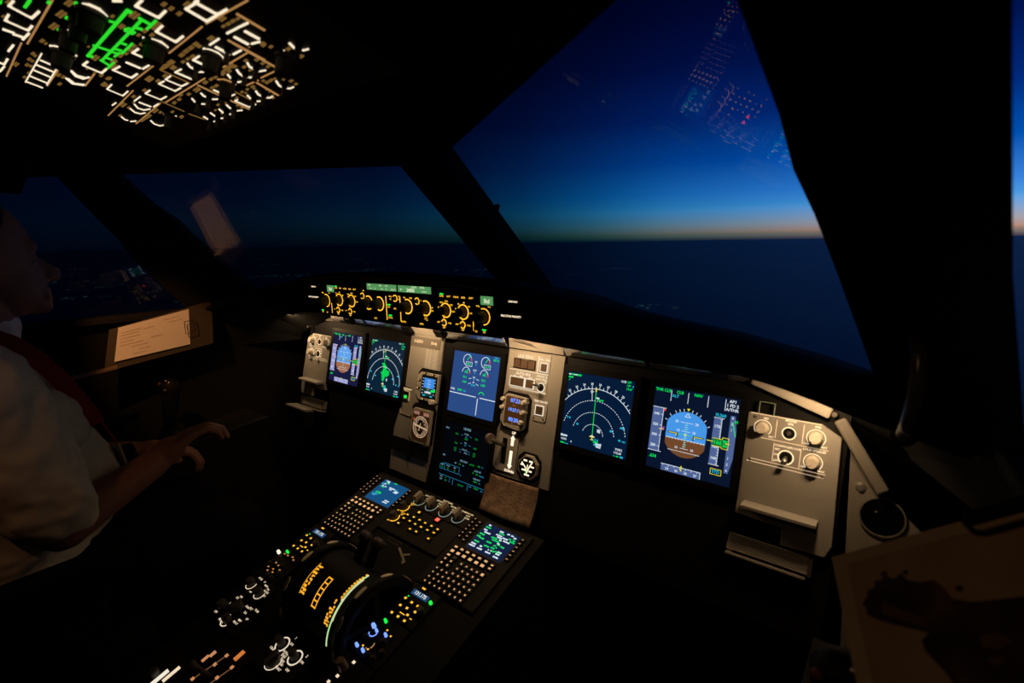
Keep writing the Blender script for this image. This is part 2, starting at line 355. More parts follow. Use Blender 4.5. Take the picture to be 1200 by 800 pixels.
# ------------------------------------------------------------------ glareshield
def lerp(tab, x):
    x = abs(x)
    for (a, p), (b, q) in zip(tab, tab[1:]):
        if x <= b: return p + (q - p) * (x - a) / (b - a)
    return tab[-1][1]
ZT = [(0, 1.166), (.25, 1.161), (.38, 1.140), (.56, 1.112), (.66, 1.100), (.78, 1.076), (.95, 1.03)]
ZB = [(0, 1.053), (.31, 1.058), (.48, 1.050), (.70, 1.047), (.757, 1.035), (.81, 1.02), (.95, .985)]
gx = [-.93 + 1.86 * i / 62 for i in range(63)]
gv = []; gf = []
for x in gx:
    zt, zb = lerp(ZT, x), lerp(ZB, x); yw = .33 - .40 * abs(x) ** 1.5
    yw = max(yw, .03); ya = -.222; ex = max(0, abs(x) - .3) * .055
    prof = [(ya + .018, zb + .003), (ya, zb), (ya - .003, zb + .012), (ya - .003, zt - .016), (ya - .046, zt - .012), (ya - .047, zt - .005), (ya - .036, zt - .001), (ya + .02, zt + .001), (-.10, zt - .014), (yw * .5, zt - .055 - ex), (yw, min(zt - .09 - ex * 1.4, 1.06)), (yw, min(zb - .05, zt - .12 - ex * 1.5)), (.02, min(zb + .035, zt - .08 - ex * 1.5)), (-.14, min(zb + .03, zt - .028))]
    gv += [(x, y, z) for y, z in prof]
np_ = len(prof)
for i in range(len(gx) - 1):
    for j in range(np_): gf.append((i * np_ + j, i * np_ + (j + 1) % np_, (i + 1) * np_ + (j + 1) % np_, (i + 1) * np_ + j))
gf += [tuple(range(np_)), tuple(range((len(gx) - 1) * np_, len(gx) * np_))]
gs = tag(empty('glareshield', (0, -.2, 1.05)), 'black padded glareshield hood above the instrument panel', 'glareshield')
def kid(o, parent):      # parent without moving
    o.parent = parent; o.matrix_parent_inverse = parent.matrix_basis.inverted(); return o
kid(solid('hood', gv, gf, GLARE, None, True), gs)
tube_pts = [Vector((x, -.2695, lerp(ZT, x) - .008)) for x in gx[16:48:2]]
kid(tube('hood_piping', tube_pts, .0016, mat('brown_piping', (.10, .035, .012), .5)), gs)
FC = Frame((0, -.2285, 1.1), (1, 0, 0), (0, 0, 1))
o = MB(); fr = FC.root('glareshield_legend', 0, 0, 0, None, None)
bpy.data.objects.remove(fr)
def on_frame(F, mb, name, material, parent, u=0, v=0, w=0):
    ob = mb.build(name, material); M = Matrix((F.U, F.V, F.N)).transposed().to_4x4(); M.translation = F.p(u, v, w); ob.matrix_world = M
    if parent: kid(ob, parent)
    return ob
for s_, dx in ((-1, -8), (1, 0)):
    on_frame(FC, MB().box(s_ * 315 - 16 + dx, s_ * 315 + 16 + dx, 15, 31, 0, 4, 1), 'push_button', BLACK2, gs)
    tag(on_frame(FC, MB().text('CHRONO', 4.6, s_ * 315 + dx, 25, 4.3), 'button_legend', WARMW, gs), 'lit CHRONO lettering')
    on_frame(FC, MB().box(s_ * 310 - 27 + dx * 2, s_ * 310 + 27 + dx * 2, -12, 9, 0, 4, 1), 'push_button', BLACK2, gs)
    tag(on_frame(FC, MB().text('SIDE STICK PRIORITY', 4.8, s_ * 310 + dx * 2, -1, 4.3), 'button_legend', WARMW, gs), 'lit SIDE STICK PRIORITY lettering')

# ------------------------------------------------------------------ autopilot and display control panels
def knob(parent, u, v, r, h, material=KNOB, n=16, name='knob', skirt=0, point=None):
    mb = MB()
    if skirt: mb.cyl(u, v, r * 1.25, 0, skirt, n + 4, r * 1.12)
    mb.cyl(u, v, r, skirt, h * .82, n, r * .94); mb.cyl(u, v, r * .94, h * .82, h, n, r * .78)
    k = mb.build(name, material, parent)
    if point is not None:
        a = R(point); MB().stroke([(u + r * .2 * math.cos(a), v + r * .2 * math.sin(a)), (u + r * .75 * math.cos(a), v + r * .75 * math.sin(a))], 1.2, h, h + .4).build('pointer', WHITEP, k)
    return k
def legend(parent, items, material, name='legend', w=2.2, label=None):
    mb = MB()
    for tx, sz, u, v in items: mb.text(tx, sz, u, v, w)
    o = mb.build(name, material, parent)
    if label: o['label'] = label
    return o
def button(parent, u, v, wd, ht, txt=None, lit=None, mt=AMB, size=None, h=5, w0=2):
    k = MB().box(u - wd / 2, u + wd / 2, v - ht / 2, v + ht / 2, w0, w0 + h, .6).build('push_button', BLACK2, parent)
    if txt: MB().text(txt, size or ht * .42, u, v - ht * .18, w0 + h + .15).build('button_legend', mt, k)
    if lit: MB().box(u - wd * .36, u + wd * .36, v + ht * .08, v + ht * .34, w0 + h, w0 + h + .2).build('status_light', lit, k)
    return k
def lcd(parent, u0, u1, v0, v1, items, name='display_window'):
    k = MB().box(u0 - 2, u1 + 2, v0 - 2, v1 + 2, 1, 2.5).build('window_rim', BLACK, parent)
    sc = MB().box(u0, u1, v0, v1, 2.5, 2.8).build(name, em('lcd_green_glow', srgb(88, 150, 92), .9), parent)
    mb = MB()
    for tx, sz, u, v in items: mb.text(tx, sz, u, v, 3.0)
    mb.build('digits', em('lcd_digit', srgb(235, 245, 205), 1.0), sc); return sc
def plate(parent, u0, u1, v0, v1, material=BLACK, w0=0, w1=2, name='face_plate', screws=True):
    o = MB().box(u0, u1, v0, v1, w0, w1, .6).build(name, material, parent)
    if screws:
        for a in (u0 + 4, u1 - 4):
            for c_ in (v0 + 4, v1 - 4): MB().cyl(a, c_, 1.8, w1, w1 + .6, 10).build('screw', BLACK2, o)
    return o
fcu = FC.root('flight_control_unit', 0, 0, 0, 'black autopilot control unit with two green windows in the glareshield centre', 'control panel')
plate(fcu, -131, 124, -44, 52)
lcd(fcu, -104, -1, 27.5, 41.5, [('SPD', 4.2, -94, 38), ('HDG', 4.2, -55, 38), ('LAT', 4.2, -34, 38), ('---', 8, -90, 31.5), ('o', 6, -74, 31.5), ('---', 8, -50, 31.5), ('o', 6, -35, 31.5), ('HDG V/S', 4, -12, 31)])
lcd(fcu, 4, 106, 27.5, 41.5, [('ALT', 4.2, 14, 33), ('LVL/CH', 5, 55, 39), ('V/S FPA', 4.5, 80, 39), ('24000', 10, 44, 32), ('-----', 9, 86, 32)])
for u, lab in ((-103, 'SPD'), (-63, 'HDG'), (31, 'ALT'), (87, 'V/S')):
    MB().ring(u, -2, 13.5, 16.2, 2, 2.6, -115, 115, 26).build('dial_ring', AMB, fcu)
    knob(fcu, u, -2, 10.5, 24)
for u, v in ((-124, 12), (-8, 13), (62, 11)):
    MB().ring(u, v, 5.6, 7.6, 2, 2.6).build('selector_ring', AMB, fcu); knob(fcu, u, v, 4.2, 9, name='selector_button')
for u in (-39, 8): MB().box(u - 1, u + 1, -36, 16, 2, 2.5).build('divider_line', AMB, fcu)
legend(fcu, [('SPD', 4, -133 + 14, 24), ('HDG', 4.6, -24, 16), ('V/S', 4.6, -24, 10), ('TRK', 4.6, 6, 17), ('FPA', 4.6, 6, 11), ('100', 4.6, 22, 16), ('1000', 4.6, 42, 16), ('UP', 4.6, 106, 0), ('DN', 4.6, 106, -6), ('0', 4, 74, 13), ('PUSH', 3.6, 87, -22), ('TO LVL', 3.6, 87, -26)], AMB)
for u, v, tx, lit in ((-24, -4, 'AP1', GRN), (-4, -6, 'AP2', None), (-21, -27, 'A/THR', GRN), (-73, -32, 'LOC', None), (23, -32, 'EXPED', None), (78, -32, 'APPR', None)):
    button(fcu, u, v, 15, 13, tx, lit, AMB, 5.0)
def efis(s_, label):
    e = FC.root('display_control_panel', s_ * 207, 0, 0, label, 'control panel', 'display control panels beside the autopilot unit')
    off = -s_ * 207
    plate(e, -79 + (0 if s_ > 0 else 0), 79, -44, 52)
    c_ = 253 if s_ > 0 else -250
    x = off + c_; lcd(e, x - 15, x + 15, 15, 31, [('Std', 11, x, 22)])
    b0 = (140, 159, 179, 198, 218) if s_ > 0 else (-220, -202, -183, -164, -146)
    for i, (u, tx) in enumerate(zip(b0, ('CSTR', 'WPT', 'VOR.D', 'NDB', 'ARPT'))): button(e, u + off, 28, 14, 11, tx, GRN if i == 0 else None, AMB, 4.8)
    ks = (145, 192) if s_ > 0 else (-168, -217)
    for j, u in enumerate(ks):
        MB().ring(u + off, -2, 12.5, 15, 2, 2.6, -150, 160, 28).build('dial_ring', AMB, e); knob(e, u + off, -2, 9.5, 17, point=120)
        legend(e, [(tx, 4.6, u + off + 20 * math.cos(R(a)), -2 + 18 * math.sin(R(a))) for tx, a in zip(('ILS', 'VOR', 'NAV', 'ARC', 'PLAN') if j == 0 else ('10', '20', '40', '80', '160'), (165, 125, 82, 38, -4))], AMB)
    for u in ((139, 190) if s_ > 0 else (-176, -225)):
        MB().ring(u + off, -27, 5.2, 7.4, 2, 2.6).build('switch_ring', AMB, e); knob(e, u + off, -27, 3.2, 13, name='toggle_switch')
        legend(e, [('VOR', 4.6, u + off + 16, -27), ('ADF', 4.6, u + off - 15, -27), ('OFF', 4.6, u + off, -37)], AMB)
        MB().box(u + off - .7, u + off + .7, -19, -16, 2, 2.5).build('link_line', AMB, e)
    ku = 244 if s_ > 0 else -273
    MB().ring(ku + off, -7, 14, 16, 2, 2.6, -90, 110, 24).build('dial_ring', AMB, e); knob(e, ku + off, -7, 10.5, 25)
    legend(e, [('inHg', 4.4, ku + off - 14, 12), ('hPa', 4.4, ku + off + 14, 12)], AMB)
    lu = 218 if s_ > 0 else -251
    MB().box(lu + off - .8, lu + off + .8, -36, -12, 2, 2.5).build('divider_line', AMB, e)
    fu = ((229, None), (249, GRN)) if s_ > 0 else ((-284, GRN), (-265, None))
    for (u, lit), tx in zip(fu, ('ILS', 'FD') if s_ > 0 else ('FD', 'ILS')): button(e, u + off, -33, 14, 11, tx, lit, AMB, 4.8)
efis(-1, 'black display control panel with Std window, captain side of the glareshield')
efis(1, 'black display control panel with Std window, first officer side of the glareshield')

# ------------------------------------------------------------------ main instrument panel
TL = .2341
MP = Frame((0, 0, ZS), (1, 0, 0), (0, math.sin(TL), math.cos(TL)))
mip = MP.root('instrument_panel', 0, 0, 0, 'full width grey and black main instrument panel under the glareshield', 'instrument panel')
MB().prism([(-802, 108), (802, 108), (802, -300), (-802, -300)], -40, -6).build('back_board', BLACK, mip)
MB().prism([(-262, 110), (-131, 110), (-126, -200), (-136, -290), (-286, -290), (-288, -170), (-268, -95), (-262, -60)], -6, 0).build('column_panel', GREY, mip)['label'] = 'grey column between captain screens and engine screens'
MB().prism([(98, 105), (258, 105), (258, -200), (80, -200), (82, -120), (97, -80)], -6, 0).build('column_panel', GREY, mip)['label'] = 'grey column with landing gear controls'
MB().box(-280, -133, -232, -193, 0, 6).build('dark_recess', BLACK, mip)
MB().prism([(-215, -232), (-205, -232), (-207, -250), (-213, -250)], 0, 5).build('latch', BLACK, mip)
# ledge along the top of the panel, angled downwards
LG = Frame(MP.p(0, 107, 2), (1, 0, 0), (0, -.6, .8))
segs = [(-870, -815), (-812, -655), (-650, -472), (-460, -266), (-262, -134), (-128, 92), (98, 255), (262, 452), (462, 648)]
LG2 = Frame(MP.p(0, 107, 2), (1, 0, 0), (0, -.12, .99))
for a, c_ in segs:
    lit = (a, c_) in ((-812, -655), (-262, -134), (98, 255))
    on_frame(LG2 if lit else LG, MB().box(a, c_, 0, 44 if lit else 62, -4, 0, .8), 'ledge_segment', STRIP if lit else MIRR, mip)
# right end of the ledge bends down along the side
bx = [MP.p(u, v, 6) for u, v in ((652, 112), (772, 84), (792, 66))]
def plank(name, a, b_, wd, th, material, parent, nrm):
    return kid(bar(name, a, b_, wd, th, material, None, nrm, .003), parent)
for s_ in (1, -1):
    q = lambda u, v, w: MP.p(s_ * u, v, w)
    if s_ > 0:
        plank('ledge_segment', q(655, 122, 14), q(778, 84, 14), .034, .008, STRIP, mip, (0, -.98, -.05))
        plank('corner_bracket', q(788, 70, 10), q(856, -30, 2), .018, .008, mat('outlet_panel_grey', (.15, .138, .122), .6, 0, .2), mip, (.35, -1, .1))
    MB().cyl(s_ * 781, 77, 4, 0, 20, 12).build('bracket_bolt', KNOB, mip)
# stowage clips on the ledge
for u in (-130, -262, 600, -545): on_frame(LG, MB().box(u - 16, u + 16, 8, 34, 0, 9, 2), 'ledge_clip', BLACK, mip)
on_frame(LG, MB().stroke([(118, 42), (178, 22)], 2.2, 0, .6), 'wire_mark', BLACK, mip)
on_frame(LG, MB().box(166, 182, 42, 45, 0, .6), 'slot_mark', BLACK, mip)
# small clear sign holder over the first officer lateral panel
sh = MB(); sh.box(668, 668.6, 58, 78, 0, 6); sh.box(692, 692.8, 56, 78, 0, 6); sh.box(668, 692.8, 77.4, 78, 0, 6); sh.build('sign_holder', mat('green_edge_acrylic', (.25, .34, .22), .3), mip)

# ---- display units
def display(label, u, v, bgcol, name='display_unit', w=6.0):
    d = MP.root(name, u, v, 0, label, 'display')
    b_ = MB()
    b_.prism([(-92, -92), (92, -92), (79.5, -79.5), (-79.5, -79.5)], -6, 7); b_.prism([(92, -92), (92, 92), (79.5, 79.5), (79.5, -79.5)], -6, 7)
    b_.prism([(92, 92), (-92, 92), (-79.5, 79.5), (79.5, 79.5)], -6, 7); b_.prism([(-92, 92), (-92, -92), (-79.5, -79.5), (-79.5, 79.5)], -6, 7)
    bz = b_.build('bezel', BLACK2, d)
    for a in (-86, 86):
        for c_ in (-86, 86): MB().cyl(a, c_, 2.4, 7, 8, 10).build('screw', BLACK, bz)
    sc = MB().box(-79.5, 79.5, -79.5, 79.5, -4, 5.5).build('screen', em('glow_' + label[:24], bgcol, 1.0, (.003, .003, .004), .12), d)
    return d, sc
E0, E1 = 5.6, 5.85
def paint(sc, items):
    for nm, mt, mb in items: mb.build(nm, mt, sc)
def pfd(label, u, bgcol, tape, sky, earth, vivid):
    d, sc = display(label, u, -4.5, bgcol)
    cx, cy, r = -10, -4, 43.5
    H = 38; ang = math.degrees(math.acos(H / r)); hz = -14
    def clip(a0, a1, n=18): return [(cx + max(-H, min(H, r * math.cos(R(a0 + (a1 - a0) * i / n)))), cy + r * math.sin(R(a0 + (a1 - a0) * i / n))) for i in range(n + 1)]
    ha = math.degrees(math.asin((hz - cy) / r))
    paint(sc, [('sky_half', sky, MB().flat(clip(ha, 180 - ha), E0)), ('earth_half', earth, MB().flat(clip(180 - ha, 360 + ha), E0))])
    W_ = MB(); W_.box(cx - 37, cx + 37, hz - .5, hz + .5, E1, E1 + .1)
    for k, hw in ((10, 8), (20, 12), (-10, 8)):
        W_.box(cx - hw, cx + hw, hz + k * 1.65 - .4, hz + k * 1.65 + .4, E1, E1 + .1)
        if abs(k) >= 10:
            for sg in (-1, 1): W_.text('20' if abs(k) == 20 else '10', 6.2, cx + sg * (hw + 7), hz + k * 1.65, E1 + .1)
    for k in (2.5, 5, 7.5, 12.5, 15, 17.5, -2.5, -5, -7.5): W_.box(cx - 3, cx + 3, hz + k * 1.65 - .3, hz + k * 1.65 + .3, E1, E1 + .1)
    W_.stroke([(cx - 30, cy - 33), (cx + 30, cy - 33)], .8, E1, E1 + .1)
    for k in range(-6, 7): W_.box(cx + k * 6 - .4, cx + k * 6 + .4, hz - 2.2, hz, E1, E1 + .1)
    W_.stroke([(cx - 5, cy + 34), (cx, cy + 41), (cx + 5, cy + 34), (cx - 5, cy + 34)], 1.0, E1, E1 + .1)
    for a in (-60, -45, -30, -20, -10, 10, 20, 30, 45, 60): c_, s2 = math.sin(R(a)), math.cos(R(a)); W_.stroke([(cx + c_ * 44.5, cy + s2 * 44.5), (cx + c_ * 48.5, cy + s2 * 48.5)], 1.1, E1, E1 + .1)
    W_.build('pitch_ladder', sW, sc)
    Y_ = MB(); Y_.prism([(cx - 3, cy + 50), (cx + 3, cy + 50), (cx, cy + 45)], E1, E1 + .2)
    for sg in (-1, 1): Y_.stroke([(cx + sg * 32, cy), (cx + sg * 17, cy), (cx + sg * 17, cy - 5)], 1.3, E1 + .5, E1 + .7)
    Y_.box(cx - 1.6, cx + 1.6, cy - 1.6, cy + 1.6, E1 + .5, E1 + .7); Y_.stroke([(-62, -2), (-54, -2)], 1.4, E1 + .3, E1 + .4); Y_.stroke([(30, -4), (41, -4)], 1.4, E1 + .3, E1 + .4); Y_.stroke([(63, -4), (70, -4)], 1.2, E1, E1 + .3); Y_.stroke([(cx, -73), (cx, -64)], 2.0, E1 + .3, E1 + .5)
    Y_.build('aircraft_symbol', sY, sc)
    K_ = MB()
    for sg in (-1, 1): K_.stroke([(cx + sg * 33, cy), (cx + sg * 16, cy), (cx + sg * 16, cy - 6)], 3.4, E1 + .3, E1 + .45)
    K_.build('symbol_outline', sK, sc)
    G_ = MB(); G_.stroke([(cx - 30, cy - .5), (cx + 32, cy + .5)], 1.1, E1 + .2, E1 + .3); G_.stroke([(cx, cy - 26), (cx, cy + 22)], 1.1, E1 + .2, E1 + .3)
    G_.build('flight_director_bar', em('fd_green', (.05, .62, .35), 1), sc)
    T_ = MB(); T_.box(-79, -58, -46, 39, E0, E0 + .1); T_.box(38, 52, -46, 40, E0, E0 + .1); T_.prism([(66, 48), (74, 48), (78.5, 22), (78.5, -30), (73, -56), (66, -56)], E0, E0 + .1); T_.box(-49, 26, -80, -67, E0, E0 + .1)
    T_.build('tape_background', tape, sc)
    L_ = MB()
    for tx, vv in (('340', 26), ('320', 5), ('300', -15), ('280', -36)): L_.text(tx, 7.2, -70.5, vv, E1); L_.box(-62, -57.5, vv - .5, vv + .5, E1, E1 + .1)
    L_.box(-58.4, -57.4, -46, 39, E1, E1 + .1); L_.stroke([(-79, 39), (-53, 39)], 1, E1, E1 + .1); L_.stroke([(-79, -46), (-53, -46)], 1, E1, E1 + .1)
    L_.stroke([(38, 40), (56, 40)], 1, E1, E1 + .1); L_.stroke([(38, -46), (56, -46)], 1, E1, E1 + .1); L_.box(51.6, 52.6, -46, 40, E1, E1 + .1)
    L_.text('170', 7.2, 45, 24, E1); L_.text('165', 7.2, 45, -13, E1); L_.text('160', 7.2, 45, -34, E1)
    for k in range(-8, 9): L_.box(49.5, 52, k * 5 - 3.4, k * 5 - 2.6, E1, E1 + .1)
    for vv, tx in ((44, '6'), (33, '2'), (22, '1'), (-29, '1'), (-40, '2'), (-51, '6')): L_.text(tx, 6, 70, vv, E1)
    for k in range(7): L_.box(-46 + k * 11, -45.2 + k * 11, -70 - (k % 2), -67, E1, E1 + .1)
    for k, tx in enumerate(('24', '25', '26', '27')): L_.text(tx, 6.4, -37 + k * 18, -75, E1)
    L_.stroke([(-49, -67), (26, -67), (26, -80)], 1, E1, E1 + .1)
    for uu in (-46.5, -13.5, 23.5, 54.5): L_.box(uu - .5, uu + .5, 55, 76, E1, E1 + .1)
    for k, tx in enumerate(('AP1', '1 FD 2', 'A/THR')): L_.text(tx, 7.6, 67, 73 - 7.6 * k, E1)
    L_.build('white_scales', sW, sc)
    Gr = MB(); Gr.text('THR CLB', 7.8, -63, 73.5, E1); Gr.text('CLB', 7.6, -30, 73.5, E1); Gr.text('NAV', 7.6, 5, 73.5, E1); Gr.text('.634', 8.5, -68, -57, E1); Gr.text('166', 10, 49, -4.5, E1 + .3); Gr.text('80', 8, 62.5, -1, E1 + .3); Gr.text('60', 8, 62.5, -8.5, E1 + .3)
    Gr.stroke([(71, 36), (78, 12)], 1.5, E1 + .3, E1 + .4); Gr.text('02', 6, 77, 38, E1 + .3)
    Gr.build('green_readouts', sG, sc)
    MB().box(40, 68, -11.5, 2.5, E1 + .05, E1 + .2).build('altitude_window', em('alt_window', (.01, .16, .03), 1), sc)
    Bx = MB(); Bx.stroke([(40, 2.5), (57, 2.5), (57, 6), (68, 6), (68, -14), (57, -14), (57, -11.5), (40, -11.5)], 1.0, E1 + .2, E1 + .3); Bx.stroke([(43, -53), (62, -53), (62, -63), (43, -63), (43, -53)], 1.0, E1, E1 + .1); Bx.build('yellow_boxes', sY, sc)
    Cy = MB(); Cy.text('ALT', 7.4, -38, 65.5, E1); Cy.text('FL260', 7.6, 49, 45, E1); Cy.text('STD', 7.6, 52.5, -58, E1); Cy.build('cyan_readouts', sC, sc)
    paint(sc, [('speed_limit_mark', sR, MB().box(-57, -53.5, 34, 38, E1, E1 + .1)), ('selected_speed_bug', sM, MB().stroke([(-57, 0), (-53, 3), (-53, -3), (-57, 0)], 1.1, E1, E1 + .1))])
    return d
def nav(label, u, bgcol, ring, terrain, rr):
    d, sc = display(label, u, -4.5, bgcol)
    ax, ay = -2, -50
    W_ = MB(); Rr = 101
    lim = math.degrees(math.asin(78 / Rr))
    W_.arc(ax, ay, Rr, 90 - lim, 90 + lim, 1.2, E0, E1, 30)
    for k in range(-9, 10):
        a = 90 - k * 5.0 - 2; L = 4.5 if k % 2 else 7
        if abs(Rr * math.cos(R(a))) < 77: W_.stroke([(ax + Rr * math.cos(R(a)), ay + Rr * math.sin(R(a))), (ax + (Rr + L) * math.cos(R(a)), ay + (Rr + L) * math.sin(R(a)))], 1, E0, E1)
    for k, tx in zip(range(-4, 5), ('21', '22', '23', '24', '25', '26', '27', '28', '29')):
        a = 90 - k * 10.0 + 8
        if abs((Rr + 9) * math.cos(R(a))) < 76: W_.text(tx, 6.4, ax + (Rr + 10) * math.cos(R(a)), ay + (Rr + 10) * math.sin(R(a)), E1, a - 90)
    for q in rr:
        if ring: W_.arc(ax, ay, Rr * q, 12, 168, 1.25, E0, E1, int(8 + 36 * q), .36)
        else: W_.arc(ax, ay, Rr * q, 4, 176, 1.1, E0, E1, 40)
    W_.stroke([(-16, 49), (-13, 24)], 1.1, E0, E1); W_.stroke([(-19, 45), (-16, 40), (-12, 45), (-19, 45)], .9, E0, E1)
    W_.text('CCB', 6, 54, 76, E1) if ring else W_.text('LCE', 6, 54, 76, E1)
    W_.blocks(-78, 73.5, 2, 4, 3, E0); W_.blocks(-65, 74, 3, 4, 3, E0); W_.blocks(-79, -62, 6, 5, 2.8, E0); W_.text('VOR1', 6, -70, -70, E1); W_.text('0', 5.5, -51, -72, E1)
    W_.text('VOR2', 6.4, 62, -64, E1); W_.text('112.60', 6.4, 60, -71, E1); W_.blocks(8, -64, 5, 6, 2.8, E0); W_.blocks(10, -69, 4, 5, 2.8, E0); W_.blocks(8, -36, 3, 8, 2.5, E0)
    W_.blocks(-4, 32, 3, 4, 2.6, E0); W_.prism([(ax - 5, ay), (ax, ay + 3), (ax + 5, ay), (ax, ay - 3)], E1, E1 + .2)
    W_.build('white_symbology', sW, sc)
    G_ = MB(); G_.stroke([(ax, ay), (-6, 49)], 1.3, E1, E1 + .1); G_.blocks(-72, 74, 3, 4.5, 3, E0); G_.blocks(-58, 74, 4, 4.5, 3, E0); G_.blocks(-78, 67.5, 4, 4.5, 3, E0); G_.stroke([(-76, 60), (-74, 63)], 1.2, E0, E1)
    G_.text('257', 6, 67, 76, E1); G_.text('139', 6, 66, 69, E1); G_.text('19:47', 6, 68, 62, E1); G_.blocks(-78, -79, 4, 5, 2.8, E0); G_.blocks(0, 29, 5, 4, 2.8, E0); G_.blocks(2, -60, 4, 5, 2.8, E0); G_.blocks(52, -78, 4, 3, 2.8, E0)
    G_.build('green_route', sG, sc)
    C_ = MB(); C_.blocks(59, -19, 4, 4.5, 2.6, E0); C_.blocks(37, -30, 3, 4.5, 2.6, E0); C_.blocks(-68, -21, 3, 4.5, 2.6, E0); C_.blocks(-46, -31, 3, 4.5, 2.6, E0); C_.blocks(56, -45, 3, 4.5, 2.6, E0); C_.text('-4.3', 5.5, 70, -46, E1); C_.blocks(72, 69, 2, 4, 2.6, E0); C_.blocks(-66, -80, 3, 4.5, 2.6, E0); C_.blocks(0, -56, 5, 5, 2.6, E0); C_.blocks(4, -66, 4, 5, 2.4, E0); C_.blocks(66, -78, 3, 5, 2.6, E0)
    C_.build('cyan_readouts', sC, sc)
    Y_ = MB(); Y_.prism([(-7.5, 53), (-4.5, 53), (-4.5, 45), (-7.5, 45)], E1 + .1, E1 + .2); Y_.stroke([(ax - 6, ay - 1), (ax + 6, ay - 1)], 1.5, E1 + .2, E1 + .3); Y_.stroke([(ax, ay + 3), (ax, ay - 8)], 1.5, E1 + .2, E1 + .3); Y_.stroke([(ax - 3, ay - 7), (ax + 3, ay - 7)], 1.3, E1 + .2, E1 + .3); Y_.build('aircraft_symbol', sY, sc)
    if terrain:
        MB().prism([(-18, 10), (-6, 12), (8, 2), (7, -8), (20, -9), (22, -20), (12, -28), (5, -27), (0, -40), (-8, -42), (-12, -24), (-18, -17), (-11, -14), (-7, -5), (-12, 5)], E0, E0 + .12).build('terrain_patch', em('terrain_green', (.0, .62, .08), 1), sc)
    return d
pfd('first officer attitude display beside the right lateral panel', 558, srgb(8, 20, 44), sGy, sB, sN, 1)
pfd('captain attitude display with pale blue and brown ball, far left', -558, srgb(24, 26, 62), sL, sB2, sN2, 0)
nav('first officer map display with dashed range arcs', 355.5, srgb(4, 26, 54), True, False, (.75, .5, .25))
nav('captain map display with green terrain patch', -355.5, srgb(8, 34, 54), False, True, (.75, .5))
# engine display
d, sc = display('bright blue engine gauge display, upper centre', 0, 0, srgb(42, 74, 132), w=0)
W_, G_, R_, C_ = MB(), MB(), MB(), MB()
for s_ in (-1, 1):
    c_ = s_ * 31 + 1
    W_.arc(c_, 60, 14, 30, 250, 1.6, E0, E1, 22); W_.box(c_ - 4, c_ + 18, 44, 45.2, E0, E1); W_.box(c_ - 4, c_ + 18, 54.5, 55.6, E0, E1); W_.box(c_ - 4, c_ - 3, 44, 55.6, E0, E1); W_.box(c_ + 17, c_ + 18, 44, 55.6, E0, E1)
    G_.stroke([(c_, 60), (c_ + 9, 72)], 2.0, E1, E1 + .1); G_.text('82.4', 8, c_ + 7, 50, E1); R_.arc(c_, 60, 14, -2, 28, 2.8, E0, E1, 5); C_.cyl(c_ + 8, 73, 2, E1, E1 + .1, 10)
    W_.arc(c_, 28, 13, 15, 180, 1.5, E0, E1, 18); G_.stroke([(c_, 28), (c_ + 8, 38)], 1.6, E1, E1 + .1); G_.text('576', 8, c_ + 1, 28, E1); R_.arc(c_, 28, 13, -8, 14, 2.6, E0, E1, 4)
    G_.text('92.3', 7.6, s_ * 32, 15, E1); G_.text('1240', 7.6, s_ * 32, 2.5, E1)
    W_.stroke([(s_ * 9, 15), (s_ * 17, 13)], 1.3, E0, E1); W_.stroke([(s_ * 9, 3), (s_ * 17, 0)], 1.3, E0, E1)
W_.text('N1', 7, 1, 58, E1); C_.text('%', 6, 1, 51, E1); W_.text('EGT', 6.4, 0, 36, E1); C_.text('°C', 6, 0, 29, E1); W_.text('N2', 6.4, 0, 18, E1); C_.text('%', 5.6, 0, 12, E1); W_.text('FF', 6.4, 0, 5, E1); C_.text('KG/H', 6.4, 0, -2, E1)
W_.text('FOB:', 7.4, -69, -21, E1); G_.text('6820', 7.8, -44, -20.5, E1); C_.text('KG', 6.4, -27, -21, E1); G_.arc(31, -24, 9, 20, 160, 2.2, E0, E1, 10); C_.text('CLB', 7, 65, 76, E1); G_.text('88.4 %', 7, 66, 69.5, E1)
W_.box(-79, 14, -31, -29, E0, E1); W_.box(27, 79, -31, -29, E0, E1); W_.box(19.4, 21.6, -75, -33, E0, E1); W_.stroke([(20.5, -33), (20.5, -36)], 1, E0, E1)
W_.build('gauge_arcs', sW, sc); G_.build('green_readouts', sG, sc); R_.build('red_limits', sR, sc); C_.build('cyan_units', sC, sc)
# system display
d, sc = display('dim cruise page system display, lower centre', 0, -187, srgb(2, 4, 9), w=0)
sWd = em('screen_white_dim', (.16, .30, .38), 1); sGd = em('screen_green_dim', (.0, .26, .03), 1); sCd = em('screen_cyan_dim', (.02, .17, .30), 1)
W_, G_, C_ = MB(), MB(), MB()
W_.text('CRUISE', 8, 0, 71, E1); W_.text('ENG', 6, -69, 62, E1); W_.text('F.USED', 5, 0, 58, E1); C_.text('KG', 5, 0, 51, E1); W_.text('OIL', 5.4, 0, 36, E1); C_.text('QT', 5, 0, 30, E1); W_.text('VIB (N1)', 5, 0, 18, E1); W_.text('(N2)', 5, 4, 11, E1); W_.text('AIR', 6, -70, -10, E1)
G_.text('1420', 6, 0, 46, E1)
for s_ in (-1, 1):
    G_.text('710', 6.4, s_ * 34, 53, E1); G_.text('16.4', 6.4, s_ * 33, 29.5, E1); G_.text('0.6', 6.4, s_ * 33, 16, E1); G_.text('0.7', 6.4, s_ * 33, 10, E1)
    for vv in (55, 33, 17, 11): C_.stroke([(s_ * 12, vv), (s_ * 18, vv - 1.5)], 1, E0, E1)
